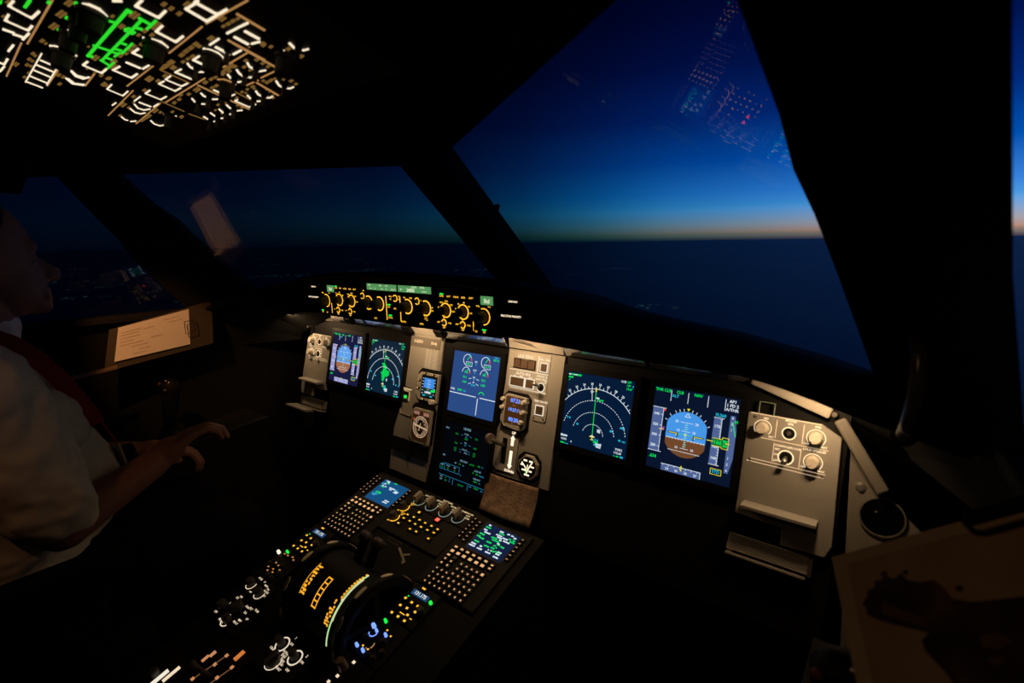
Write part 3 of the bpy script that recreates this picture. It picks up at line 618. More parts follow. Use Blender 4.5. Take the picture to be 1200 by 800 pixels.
W_.text('LDG ELEV', 6, 2, -11, E1); G_.text('AUTO', 6, 30, -13, E1); G_.text('200', 6, 54, -11, E1); C_.text('FT', 5, 66, -11, E1); W_.text('ΔP', 5, -25, -21, E1); G_.text('7.4', 6, -11, -21, E1); C_.text('PSI', 5, 2, -22, E1)
W_.text('CAB V/S', 6, 52, -24, E1); G_.text('150', 6, 50, -32, E1); C_.text('FT/MIN', 5, 66, -33, E1); W_.text('CAB ALT', 6, 52, -44, E1); G_.text('5850', 6, 48, -51, E1); C_.text('FT', 5, 62, -52, E1); G_.stroke([(36, -33), (40, -26)], 1.4, E0, E1)
C_.stroke([(-79, -36), (-62, -30), (-10, -30), (-10, -47), (-62, -47), (-79, -47), (-79, -36)], .9, E0, E1); C_.box(-62.4, -61.6, -47, -30, E0, E1)
W_.text('CKPT', 5, -71, -36, E1); W_.text('FWD', 5, -50, -35, E1); W_.text('AFT', 5, -26, -35, E1); G_.text('22', 6, -71, -42, E1); G_.text('23', 6, -50, -42, E1); G_.text('21', 6, -26, -42, E1); C_.text('°C', 5, -4, -48, E1)
C_.box(-80, 79, -62.6, -61.6, E0, E1); C_.box(-28, -27, -80, -64, E0, E1); C_.box(24, 25, -80, -64, E0, E1)
W_.text('TAT', 5.4, -70, -67, E1); W_.text('SAT', 5.4, -70, -74, E1); G_.text('-7', 5.6, -54, -67, E1); G_.text('-23', 5.6, -54, -74, E1); C_.text('°C', 5, -40, -67, E1); C_.text('°C', 5, -40, -74, E1); G_.text('19 H 47', 6, 0, -73, E1); C_.text('GW', 5.4, 33, -67, E1); G_.text('58200', 6, 53, -67, E1); C_.text('KG', 5, 72, -68, E1)
W_.build('white_titles', sWd, sc); G_.build('green_readouts', sGd, sc); C_.build('cyan_lines', sCd, sc)

# ---- column left of the engine display
reg = MP.root('registration_plate', -202, 86, 0, 'small dark-framed plate with aircraft registration above the standby instruments', 'plate')
MB().box(-60, 61, -14, 14, 0, 1.2, .4).build('plate_body', mat('plate_shadow_grey', (.15, .135, .12), .5), reg)  # one even darker grey for the plate
legend(reg, [('G-EZFD', 11, -27, 1), ('DI-AJ', 10, 36, 1)], WHITEP, 'plate_lettering', 1.4)
ck = MP.root('checklist_placard', -168, 40, 0, 'small printed checklist placard above the standby attitude display', 'placard')
mb = MB()
for i in range(9):
    for j, (a, n) in enumerate(((-24, 3), (-12, 4), (4, 7))): mb.blocks(a, 27 - i * 6.4, n if random.random() > .15 else n - 1, 3.6, 2.4, .5)
MB().box(-27, 25, -30, 31, 0, .4).build('placard_sheet', GREY2, ck); mb.build('placard_print', em('placard_backlit', (1, .74, .44), .6), ck)['kind'] = 'stuff'
isis = MP.root('standby_display', -157, -31, 0, 'small square standby attitude instrument with chunky grey rim', 'instrument')
MB().cut(-53, 43, -46, 47, 0, 3, 13).build('rim_gasket', BLACK, isis)  # black gasket widened so it also stands for the shadow beside the rim
rim = MB(); rim.prism([(-46, -26), (-34, -40), (38, -40), (38, 37), (-34, 37), (-46, 26)], 3, 11); rim.build('rim', GREY2, isis, bev=.001)
MB().box(-28, 32, -31, 30, 11, 11.6).build('mask', BLACK, isis)
isc = MB().box(-24, 29, -28, 26, 11.6, 12).build('screen', em('isis_bg', srgb(6, 14, 22), 1), isis)
MB().box(-16, 23, -4, 23, 12, 12.2).build('sky_half', em('isis_blue', srgb(60, 140, 225), 1), isc); MB().box(-16, 23, -26, -4, 12, 12.2).build('earth_half', em('isis_earth', srgb(20, 52, 48), 1), isc)
mb = MB()
for k in range(-3, 4): mb.box(1 - (6 if k % 2 else 3), 4 + (6 if k % 2 else 3), k * 5 + 1.6, k * 5 + 2.4, 12.2, 12.4)
for k in range(6): mb.box(-23, -18, 20 - k * 8, 21.6 - k * 8, 12.2, 12.4); mb.box(24, 28, 20 - k * 8, 21.2 - k * 8, 12.2, 12.4)
mb.blocks(-10, -16, 9, 6, 3, 12.2); mb.build('white_scales', sW, isc)
MB().prism([(12, -8), (30, -4), (30, -11), (14, -14)], 12.3, 12.6).build('green_readouts', sG, isc); mb = MB(); mb.blocks(-18, -25, 4, 4, 3, 12.2); mb.blocks(12, -25, 4, 4, 3, 12.2); mb.build('cyan_readouts', sC, isc)
for u, v in ((-18, 35), (14, 34), (-39, 14), (-39, -8), (-14, -36)):
    k = MB().box(u - 5, u + 5, v - 2.5, v + 2.5, 11, 14, .5).build('side_button', BLACK2, isis); MB().box(u - 3, u + 3, v - 1.5, v + 1.5, 14, 14.3).build('button_legend', em('btn_glow', (1, .62, .2), .7), k)
knob(isis, 26, -38, 8, 24, KNOBL)
gb = MP.root('lit_push_button', -250, -70, 0, 'grey-framed push button with lit green square beside the standby display', 'button')
MB().box(-13, 13, -15, 14, 0, 3, .8).build('rim', WHITEP, gb); MB().box(-9, 9, -11, 10, 3, 6, .6).build('cap', BLACK, gb); MB().box(-5, 6, -9, 0, 6, 6.3).build('green_light', GRN, gb); MB().box(-15, 17, 15, 21, 0, 4, .8).build('guard_hood', em('guard_glow', (1, .72, .35), .5), gb); MB().box(-17, 19, 21, 23, 0, 6).build('hood_edge', BLACK, gb)
br = MP.root('card_holder', -246, -120, 0, 'thin bent wire card holder on the grey column', 'holder')
MB().stroke([(-26, 6), (-22, -4), (24, -6)], 2, 0, 2.5).build('wire', GREY2, br); MB().cyl(24, -4, 2.5, 0, 2, 10).build('screw', BLACK, br)
dd = MP.root('standby_compass', -168, -141, 0, 'round dial twin-needle compass instrument with grey bezel', 'instrument')
MB().cut(-49, 45, -53, 57, 0, 4, 10).build('rim_gasket', BLACK, dd); mb = MB()  # gasket widened here too, its black border standing in for rim shade
mb.prism([(-40, -34), (-30, -48), (38, -48), (38, 46), (-30, 46), (-40, 38)], 4, 12); mb.build('rim', GREY2, dd, bev=.001)
MB().prism([(-33, -30), (-25, -42), (33, -42), (33, 40), (-33, 40)], 12, 12.6).build('face', mat('dial_face', (.10, .055, .03), .5), dd)
DIALW = em('dial_lit', (1, .66, .40), .55)
mb = MB()
for c_ in (13, -15):
    pass
mb.ring(2, -3, 28, 29.5, 12.6, 13, 0, 360, 36)
for k in range(36):
    a = R(k * 10); mb.stroke([(2 + 21 * math.cos(a), -3 + 21 * math.sin(a)), (2 + (27 if k % 3 else 24) * math.cos(a) * 1.0, -3 + 27 * math.sin(a))], 1.2, 12.6, 13)
for k, tx in enumerate(('N', '3', '6', 'E', '12', '15', 'S', '21', '24', 'W', '30', '33')): a = R(90 - 30 * k); mb.text(tx, 7, 2 + 18 * math.cos(a), -3 + 18 * math.sin(a), 13, -30 * k)
mb.stroke([(-24, 1), (28, -6)], 4, 13, 13.5); mb.stroke([(-6, -30), (6, 22)], 2.0, 13, 13.5)
mb.build('dial_scale', DIALW, dd)
for v in (8, -14): MB().ring(2, v, 0.5, 9, 13.6, 14.4, 0 if v > 0 else 180, 180 if v > 0 else 360, 14).build('needle_hub', BLACK, dd)
for u in (-18, 20): MB().box(u - 11, u + 11, 29, 38, 12.6, 13.2).build('counter_window', em('counter_glow', (1, .45, .3), .3), dd)
MB().box(-29, -26, 12, 18, 12.6, 13.4).build('warning_flag', em('flag', (1, .12, .02), .6), dd)
for u in (-28, 32): knob(dd, u, -46, 6, 18, KNOB)

# ---- column right of the engine display
lg = MP.root('landing_gear_light_panel', 168, 73, 0, 'landing gear indicator lights and fan button panel at the column top', 'panel')
MB().box(-66, 54, -15, 28, 0, 1.2).build('face_plate', GREY2, lg)
for k in range(3):
    x = -49 + k * 21; c_ = MB().box(x, x + 19, -10, 10, 1, 4.5, .6).build('indicator_light', BROWNB, lg)
MB().box(-51, 14, -12, 12, 1, 2.2).build('light_frame', BLACK, lg)
LEGP = em('panel_backlit_legend', (1, .80, .54), 1.1)
legend(lg, [('LDG GEAR', 9.5, -18, 18)], LEGP, 'legend', 1.5); legend(lg, [('BRK FAN', 8, 37, 17)], LEGP, 'legend', 1.5)
def framed(parent, u0, u1, v0, v1, n=1):
    f_ = MB()
    t_ = 2.2
    f_.box(u0 - t_, u1 + t_, v1, v1 + t_, 1, 3.5); f_.box(u0 - t_, u1 + t_, v0 - t_, v0, 1, 3.5); f_.box(u0 - t_, u0, v0, v1, 1, 3.5); f_.box(u1, u1 + t_, v0, v1, 1, 3.5)
    f_.build('lit_frame', em('frame_white', (1, .86, .66), .9), parent)
    for k in range(n):
        a = u0 + (u1 - u0) * k / n; MB().box(a + .3, a + (u1 - u0) / n - .3, v0, v1, 1, 4.2, .6).build('push_button', BROWNB, parent)
framed(lg, 30, 47, -9.5, 8)
MB().box(20, 22, -14, 24, 1.2, 1.8).build('divider_line', LEGP, lg); MB().box(-62, 52, -17, -15.4, 0, 1.8).build('divider_line', LEGP, lg)
ab = MP.root('auto_brake_panel', 168, 32, 0, 'autobrake push button panel with antiskid toggle switch', 'panel')
MB().prism([(-66, -16), (-54, -24), (52, -24), (52, 23), (-66, 23)], 0, 1.2).build('face_plate', GREY2, ab)
framed(ab, -53, -13, -13, 7, 2); framed(ab, -7, 15, -13, 7)
legend(ab, [('AUTO BRK', 9, -18, 17.5), ('LO', 5, -43, 11), ('MED', 5, -23, 11), ('MAX', 5, 4, 11), ('A/SKID &', 7.5, 36, 19), ('N/W STRG', 7.0, 35, 11.5), ('ON', 5, 46, 6), ('OFF', 5, 46, -18)], LEGP, 'legend', 1.5)
MB().box(-54, 52, -19, -17.6, 1.2, 1.8).build('divider_line', LEGP, ab)
MB().ring(36, -6, 9, 11.2, 1.2, 2).build('switch_ring', em('frame_white', (1, 1, 1), 1), ab); MB().cyl(36, -6, 8.6, 1.2, 6, 16, 7).build('switch_collar', BLACK, ab)
sw = tube('toggle_switch', [(0.036, -.006, .004), (.034, -.002, .014), (.031, .003, .025)], [.0032, .004, .0052], STEEL, ab); 
clk = MP.root('cockpit_clock', 142, -40, 0, 'digital clock with three blue readouts and grey bezel', 'clock')
MB().cut(-40, 42, -48, 44, 0, 4, 12).build('rim_gasket', BLACK, clk)
MB().prism([(-36, -28), (-24, -40), (26, -44), (36, -36), (36, 36), (-24, 38), (-36, 26)], 4, 13).build('rim', GREY2, clk, bev=.001)
MB().box(-24, 27, -31, 33, 13, 13.5).build('face', mat('dial_face', (.1, .055, .03), .5), clk)
cb = em('clock_blue', (.14, .30, 1.0), 1.5)
for v, tx in ((24, '07:23'), (2, '19:27:11'), (-21, '00:20')): legend(clk, [(tx, 13 if len(tx) < 6 else 11, 4, v)], cb, 'readout', 13.8)
legend(clk, [('CHR', 4, 4, 30.8), ('UTC', 4, 2, 12.5), ('ET', 4, 2, -29)], AMBL, 'legend', 13.8)
for u, v in ((31, 25), (31, 2), (30, -22)): knob(clk, u, v, 6, 24, KNOBL)
for u, v in ((-33, 24), (-33, 4)): knob(clk, u, v, 5.5, 20, KNOBL)
te = MP.root('terrain_button_panel', 208, -26, 0, 'framed push button with TERR ON ND lettering beside the clock', 'panel')
MB().cut(-19, 21, -26, 16, 0, 2, 5).build('face_plate', GREY2, te); framed(te, -9, 11, -10, 9); legend(te, [('TERR ON ND', 6.6, 1, 19.5)], LEGP, 'legend', 1.5)
for u in (-13, 14): MB().cyl(u, -20, 2, 2, 3, 10).build('screw', BLACK, te)
ge = MP.root('landing_gear_lever', 128, -140, 0, 'landing gear lever plate with lit up and down arrows', 'lever')
MB().prism([(-26, -50), (34, -47), (34, 40), (24, 52), (-14, 50), (-26, 40)], 0, 3).build('lever_plate', GREY2, ge)
MB().prism([(-18, 46), (-14, 53), (26, 55), (37, 42), (34, 40), (24, 52), (-14, 50)], 0, 4).build('plate_shadow_gap', BLACK, ge)
MB().box(-12, 2, -32, 30, 3, 3.6).build('slot', BLACK, ge)
lv = tube('lever_arm', [(-.006, .01, 0), (-.012, .018, .022), (-.02, .026, .038)], [.005, .005, .005], KNOB, ge)
o = MB(); o.cyl(0, 0, 12, -5, 5, 24); o = o.build('wheel_knob', mat('gear_wheel', (.13, .10, .08), .5), ge); o.rotation_euler = (0, R(75), 0); o.location = (-.022, .028, .040)
aw = MB(); aw.box(13, 21, 16, 34, 3, 3.6); aw.prism([(10, 32), (24, 32), (17, 41)], 3, 3.6); aw.box(13, 21, -36, 4, 3, 3.6); aw.prism([(10, -30), (24, -30), (17, -40)], 3, 3.6); aw.text('UP', 9, 18, 46.5, 3.6); aw.text('DOWN', 8.5, 18, -45, 3.6)
aw.build('lit_arrows', WARMW, ge)
ga = MP.root('brake_pressure_gauge', 202, -160, 0, 'round triple needle brake pressure gauge with lit white marks', 'gauge')
MB().cut(-34, 30, -34, 32, 0, 4, 14).build('rim_gasket', BLACK, ga); MB().cyl(0, 0, 30, 4, 11, 8, 28, R(22.5)).build('rim', GREY2, ga); MB().cyl(0, 0, 24, 11, 11.5, 28).build('face', BLACK, ga)
mb = MB(); mb.box(-12, -2, 13, 17, 11.5, 12); mb.box(4, 14, 13, 17, 11.5, 12); mb.box(-19, -10, 2, 5.4, 11.5, 12); mb.box(9, 19, 2, 5.4, 11.5, 12); mb.box(-14, -5, -9, -5.6, 11.5, 12); mb.box(6, 14, -9, -5.6, 11.5, 12); mb.box(-6, 8, -19, -15.4, 11.5, 12)
mb.stroke([(0, -14), (-5, 0), (-16, 9)], 2.6, 12, 12.4); mb.stroke([(0, -14), (6, 2), (12, 12)], 2.6, 12, 12.4); mb.stroke([(0, -10), (1, 6)], 2, 12, 12.4); mb.build('scale_marks', WARMW, ga)
MB().stroke([(-1, -14), (1, -4)], 2.2, 12.5, 12.9).build('needle', GRN, ga)
# paper note hanging below the gear column
pn = MP.root('paper_note', 160, -200, 0, 'brown gridded paper note tucked under the gear lever column', 'paper')
N = 12; vs = []; fs = []
for j in range(9):
    for i in range(N + 1):
        a = i / N; b_ = j / 8; vs.append(((-84 + 160 * a + b_ * (14 - 10 * a)) * .001, (-4 - 84 * b_ + 4 * a) * .001, (3 + 10 * math.sin(math.pi * a) * .6 + 26 * b_ * b_) * .001))
for j in range(8):
    for i in range(N): k = j * (N + 1) + i; fs.append((k, k + 1, k + N + 2, k + N + 1))
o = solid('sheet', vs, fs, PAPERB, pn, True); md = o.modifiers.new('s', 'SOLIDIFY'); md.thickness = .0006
def on_sheet(a, b_): return ((-84 + 160 * a + b_ * (14 - 10 * a)), (-4 - 84 * b_ + 4 * a), (3 + 10 * math.sin(math.pi * a) * .6 + 26 * b_ * b_) + .9)
def sheetline(mb, A, B, wd, n=10):
    for i in range(n):
        p, q = [on_sheet(A[0] + (B[0] - A[0]) * k / n, A[1] + (B[1] - A[1]) * k / n) for k in (i, i + 1)]
        L = math.hypot(q[0] - p[0], q[1] - p[1]) or 1; dx, dy = -(q[1] - p[1]) / L * wd / 2, (q[0] - p[0]) / L * wd / 2
        mb.add([(p[0] + dx, p[1] + dy, p[2]), (p[0] - dx, p[1] - dy, p[2]), (q[0] - dx, q[1] - dy, q[2]), (q[0] + dx, q[1] + dy, q[2])], [(0, 1, 2, 3)])
mb = MB()
for k in range(1, 9): sheetline(mb, (.03, k / 9), (.97, k / 9), .7)
for k in (.12, .3, .5, .66, .82): sheetline(mb, (k, .06), (k, .94), .7)
for k in range(8):
    for a in (.04, .15, .34, .53, .69, .85):
        if random.random() < .6: sheetline(mb, (a, (k + .55) / 9), (a + random.uniform(.04, .1), (k + .55) / 9), 2.2, 2)
mb.build('printed_grid', mat('note_ink', (.13, .085, .06), .8), pn)

# ---- lateral panels outboard of the attitude displays
def lateral(s_, label):
    p = MP.root('lateral_lighting_panel', s_ * 720, -40, 0, label, 'panel', 'lateral lighting panels at both ends')
    X = lambda u: s_ * (u - 720); V = lambda v: v + 40
    P = lambda pts: [(X(u), V(v)) for u, v in pts]
    MB().prism(P([(652, 57), (764, 57), (794, 40), (800, -134), (792, -154), (728, -156), (727, -127), (652, -124)]), -6, 5).build('face_plate', GREY, p, bev=.0015)
    lt = em('panel_backlit_legend', (1, 1, 1), 1)
    mb = MB(); ln = lambda a, b_, wd=1.3: mb.stroke(P([a, b_]), wd, 5, 5.5)
    ln((657, 56), (764, 56), 1.6); ln((699, 51), (699, 20)); ln((740, 51), (740, 19)); ln((678, 16), (778, 16)); ln((699, 11), (699, -19)); ln((740, 11), (740, -21)); ln((664, -23), (778, -23)); ln((660, -28), (776, -29)); ln((660, -28), (664, -23)); ln((699, -19), (702, -19))
    mb.build('panel_lines', em('panel_line_paint', (1, .74, .46), .42, (.6, .52, .42), .5), p)
    LP = em('lateral_legend_paint', (1, .78, .50), .75, (.7, .62, .5), .5)
    T = lambda tx, sz, u, v: (tx, sz, X(u), V(v))
    legend(p, [T('ND', 5, 682, 50), T('BRT', 4.6, 693, 20), T('PFD/ND', 5, 720, 53), T('XFR', 5, 720, 47.5), T('PFD', 5, 760, 51), T('OFF', 4.8, 746, 21), T('BRT', 4.8, 772, 20), T('CONSOLE/FLOOR', 4.8, 720, 8.5), T('BRT', 4.6, 705, 2), T('DIM', 4.6, 705, -7), T('OFF', 4.6, 705, -17), T('LOUD SPEAKER', 4.8, 759, 12), T('OFF', 4.6, 746, -17.5), T('MAX', 4.6, 772, -19)], LP, 'lettering', 5.6)
    for u, v in ((678, 33), (759, 33), (759, -7)):
        MB().ring(X(u), V(v), 13, 14.2, 5, 5.5, -40, 220, 24).build('dial_arc', LP, p)
        knob(p, X(u), V(v), 10.5, 21, KNOBL, 24, skirt=5, point=-140)
    MB().ring(X(719), V(32), 9.2, 11, 5, 6).build('button_rim', LP, p); MB().cyl(X(719), V(32), 9, 5, 7, 20, 8).build('round_button', BLACK, p); MB().cyl(X(719), V(32), 4, 7, 10, 14, 3).build('button_cap', KNOB, p)
    MB().ring(X(719), V(-9), 10.4, 12.4, 5, 6).build('switch_ring', LP, p); MB().cyl(X(719), V(-9), 10, 5, 8, 20, 8).build('switch_collar', BLACK, p)
    tube('toggle_switch', [(X(719) * .001, V(-9) * .001, .007), (X(719.2) * .001, V(-12.5) * .001, .014), (X(719.5) * .001, V(-16) * .001, .021)], [.003, .0036, .0048], STEEL, p)
    for u, v in ((664, -25), (664, 50), (774, -26)): MB().cyl(X(u), V(v), 2.6, 5, 6, 12).build('screw', STEEL, p)
    # pull bar
    hb = MB(); x0, x1 = sorted((X(664), X(778)))
    ends = [(V(-97), 5), (V(-98), 24), (V(-101), 32), (V(-107), 31), (V(-106), 5)]
    hb.add([(x, a, b_) for x in (x0, x1) for a, b_ in ends], [tuple(range(5)), tuple(range(9, 4, -1))] + [(i, i + 5, (i + 1) % 5 + 5, (i + 1) % 5) for i in range(5)])
    o = hb.build('pull_bar', GREY2, p, bev=.001); bmn = bmesh.new(); bmn.from_mesh(o.data); bmesh.ops.recalc_face_normals(bmn, faces=bmn.faces); bmn.to_mesh(o.data); bmn.free()
    # dark slot and air outlet slats
    x0, x1 = sorted((X(640), X(727))); MB().box(x0, x1, V(-158), V(-128), -14, -6).build('slot_recess', BLACK, p)
    x0, x1 = sorted((X(712), X(726))); MB().box(x0, x1, V(-139), V(-137), -6, -2).build('slot_latch', STEEL, p)
    x0, x1 = sorted((X(646), X(772)))
    for k in range(8): MB().box(x0, x1, V(-164.1 - 3.3 * k), V(-162.5 - 3.3 * k), -6, 2 + k * 1.2).build('slat', GREY2, p)
    x0, x1 = sorted((X(646), X(770))); MB().box(x0, x1, V(-196), V(-193), -6, 14).build('slat', GREY, p)
    a, b_ = sorted((X(772), X(778))); MB().box(a, b_, V(-190), V(-161), -6, 12).build('outlet_end', KNOB, p)
lateral(1, 'grey lighting control panel with light knobs beyond the first officer attitude display')
lateral(-1, 'grey lighting control panel with light knobs at the captain far left end')
# captain footrest tray below the far panel
ft = MP.root('fold_out_tray', -745, -178, 0, 'small grey fold-out tray under the captain lateral panel', 'tray')
MB().box(-75, 52, -26, -19, 0, 42, 1.5).build('tray_top', GREY, ft); MB().box(-70, 48, -80, -26, 0, 34).build('tray_box', BLACK, ft)
# grey side panel with a round air outlet beyond the right lateral panel
sp = MP.root('air_outlet_unit', 880, -90, -14, 'grey end unit holding a round black air outlet, right of the lighting panel', 'air outlet')
MB().prism([(-74, 120), (-30, 60), (40, 0), (60, -60), (60, -230), (-50, -230)], -10, 0).build('panel_skin', mat('outlet_panel_grey', (.15, .138, .122), .6, 0, .2), sp)
MB().cyl(-54, 58, 8, 0, 5, 16, 4).build('rivet', STEEL, sp)
tag(MB().ring(-22, 20, 28, 30.5, 0, 4, 0, 360, 36).build('outlet_rim', mat('outlet_grey', (.10, .092, .082), .55), sp), 'round air outlet rim'); MB().cyl(-22, 20, 28, -4, 1.2, 32).build('outlet_hole', mat('outlet_black', (.002, .002, .002), .9, 0, 0), sp)
for a in range(0, 360, 60): MB().stroke([(-22 + 6 * math.cos(R(a)), 20 + 6 * math.sin(R(a))), (-22 + 25 * math.cos(R(a)), 20 + 25 * math.sin(R(a)))], 2, 1.2, 2.4).build('outlet_vane', mat('outlet_black', (.002, .002, .002), .9, 0, 0), sp)
MB().cyl(-30, 26, 2, 1.2, 5, 10, 1).build('pin', STEEL, sp)
# flood lamps under the glareshield
def flood(u, v, w, tu, tv, energy, label, wd=60):
    f_ = MP.root('flood_lamp', u, v, w, label, 'lamp', 'flood lamps under the glareshield')
    MB().box(-wd / 2 - 4, wd / 2 + 4, 4, 12, -10, 10, 1).build('housing', BLACK, f_)
    loc = MP.p(u, v + 1, w); lamp('flood_light', 'AREA', loc, MP.p(tu, tv, 0), energy, (1.0, .64, .32), f_, shape='RECTANGLE', size=wd * .001, size_y=.008)
flood(775, 108, 100, 728, -30, .38, 'slim flood lamp hidden under the right end of the glareshield', 40)
flood(-775, 108, 100, -735, -30, .38, 'slim flood lamp hidden under the left end of the glareshield', 40)
flood(-196, 157, 118, -200, 0, .50, 'slim flood lamp hidden under the glareshield above the standby instruments')
flood(170, 157, 125, 170, -30, .64, 'slim flood lamp hidden under the glareshield above the gear lever')

# ------------------------------------------------------------------ centre pedestal
PT = R(16.5)
PD = Frame((0, -.2, .56), (1, 0, 0), (0, math.cos(PT), math.sin(PT)))
ped = PD.root('centre_pedestal', 0, -200, 0, 'dark sloping centre pedestal between the two seats', 'pedestal')
pv = [PD.p(-283, 108, -4), PD.p(283, 108, -4), PD.p(283, -560, -4), PD.p(-283, -560, -4)]
vs = [tuple(p) for p in pv] + [(p.x, p.y, 0.005) for p in pv]
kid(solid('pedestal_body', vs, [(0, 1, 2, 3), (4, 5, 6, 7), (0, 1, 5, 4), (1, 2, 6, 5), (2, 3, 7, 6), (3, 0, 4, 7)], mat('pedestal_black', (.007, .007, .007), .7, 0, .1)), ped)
def dup(src, parent, loc):
    o = bpy.data.objects.new(src.name.split('.')[0], src.data); COL.objects.link(o); o.parent = parent; o.location = loc
    for k in ('label', 'kind'):
        if k in src: o[k] = src[k]
    return o
KC = {}
def key(parent, u, v, kw, kh, lw, lh, mt=PEACH, glow=True, nm='key'):
    """one key cap with its lit legend; equal keys share meshes"""
    kk = (kw, kh, lw, lh, mt.name)
    if kk not in KC:
        a = MB().box(-kw / 2, kw / 2, -kh / 2, kh / 2, 0, 4, .8); b_ = MB()
        n = max(1, round(lw / 3.2)); cw = lw / n
        for i in range(n): b_.box(-lw / 2 + i * cw, -lw / 2 + i * cw + cw * .86, -lh / 2, lh / 2, 4, 4.3)
        o1 = a.build(nm, BLACK2); o2 = b_.build('button_legend', mt); KC[kk] = (o1.data, o2.data); bpy.data.objects.remove(o1); bpy.data.objects.remove(o2)
    o = bpy.data.objects.new(nm, KC[kk][0]); COL.objects.link(o); o.parent = parent; o.location = (u * .001, v * .001, .002)
    q = bpy.data.objects.new('button_legend', KC[kk][1]); COL.objects.link(q); q.parent = o; q['kind'] = 'stuff'
    return o
def mcdu(off, label, bgc, lines):
    m_ = PD.root('control_display_unit', 180 + off, -5, 0, label, 'keypad display', 'keypad display units at the pedestal front')
    X = lambda u: u - 180; V = lambda v: v + 5
    MB().box(X(98), X(262), V(-110), V(97), -4, 2, 1).build('housing', mat('unit_dark', (.010, .0095, .009), .6, 0, .12), m_)
    MB().box(X(135), X(240), V(5), V(91), 2, 3, .5).build('screen_bezel', BLACK2, m_)
    sc = MB().box(X(139), X(236), V(10), V(86), 3, 3.3).build('screen', em('mcdu_' + label[:12], bgc, 1, (.001, .001, .0015), .6), m_)
    for nm, mt, L in lines:
        mb = MB()
        for u, v, n in L: mb.blocks(X(u), V(v), n, 4.6, 3.6, 3.35)
        mb.build(nm, mt, sc)
    for k in range(6):
        vv = 78 - 11.6 * k
        key(m_, X(122), V(vv), 10, 7, 4.5, 1.8, AMBK); key(m_, X(105), V(vv + 4), 8, 7, 4, 1.8, AMBK); key(m_, X(246), V(vv + 2), 10, 7, 5, 1.8, AMBK)
    for u in (121, 139, 156, 174, 191, 209): key(m_, X(u), V(-3.5), 14.5, 10, 8, 4.2)
    for u in (121, 138.5, 156, 174, 192, 209): key(m_, X(u), V(-16), 14.5, 10, 9, 6.4)
    key(m_, X(228), V(-5.5), 12, 8, 6, 3.4); key(m_, X(228), V(-14.5), 12, 8, 6, 3.4)
    key(m_, X(121), V(-28), 14, 9, 8, 4.2); key(m_, X(139), V(-28), 14, 9, 0.5, .5)
    for u in (121, 138.5):
        for v in (-39, -51): key(m_, X(u), V(v), 13, 10, 4.2, 4)
    for i, u in enumerate((165, 180, 195, 209.5, 224.5)):
        for j in range(6):
            if i == 4 and j == 0: key(m_, X(u), V(-34), 12, 11, 7, 6); continue
            key(m_, X(u), V(-34 - 13.6 * j), 12, 11, 3.6, 3.0)
    for u in (122, 136.5, 151):
        for j in range(4): key(m_, X(u), V(-66 - 12.2 * j), 11, 10, 3.4, 2.8)
    for u, v in ((103, 92), (257, 92), (103, -104), (257, -104)): MB().cyl(X(u), V(v), 2.6, 2, 3.2, 10).build('screw', BLACK2, m_)
    return m_
AMBK = em('line_key_mark', (1, .52, .26), .55)
cW = em('mcdu_white', (.72, .86, .95), 1.0); cG = em('mcdu_green', (0, .72, .12), 1.0); cC = em('mcdu_cyan', (.04, .42, .72), 1.0)
mcdu(0, 'right keypad display unit with dense green and white text, near the first officer screens', srgb(6, 26, 62), [
    ('screen_text_white', cW, [(146, 83, 3), (182, 79, 3), (203, 80, 5), (223, 77, 2), (143, 68, 4), (149, 62, 5), (176, 68, 6), (186, 63, 4), (200, 66, 4), (206, 60, 5), (196, 58, 2), (140, 18, 5), (142, 24, 4), (164, 18, 4), (166, 25, 3), (188, 18, 4), (190, 25, 3), (212, 16, 4), (213, 24, 3), (214, 30, 3), (198, 48, 2)]),
    ('screen_text_green', cG, [(143, 76, 4), (184, 74, 4), (214, 70, 5), (220, 65, 4), (142, 54, 4), (140, 46, 3), (149, 44, 4), (174, 57, 5), (180, 52, 6), (172, 42, 4), (174, 31, 4), (201, 46, 2), (194, 40, 2), (207, 44, 4), (192, 33, 3), (203, 37, 1), (197, 26, 3), (208, 28, 5), (144, 32, 4)])])
mcdu(-374, 'left keypad display unit with brighter blue screen, on the captain side', srgb(12, 76, 124), [
    ('screen_text_white', cW, [(147, 82, 4), (156, 78, 3), (149, 64, 5), (150, 71, 2), (178, 66, 4), (182, 61, 3), (193, 66, 2), (203, 58, 5), (205, 62, 4), (203, 20, 5), (205, 26, 5)]),
    ('screen_text_green', cG, [(148, 76, 5), (148, 60, 4), (178, 84, 3), (152, 38, 6), (154, 41, 5)]), ('screen_text_cyan', cC, [(141, 70, 3), (146, 33, 6), (148, 28, 5), (200, 66, 4)])])
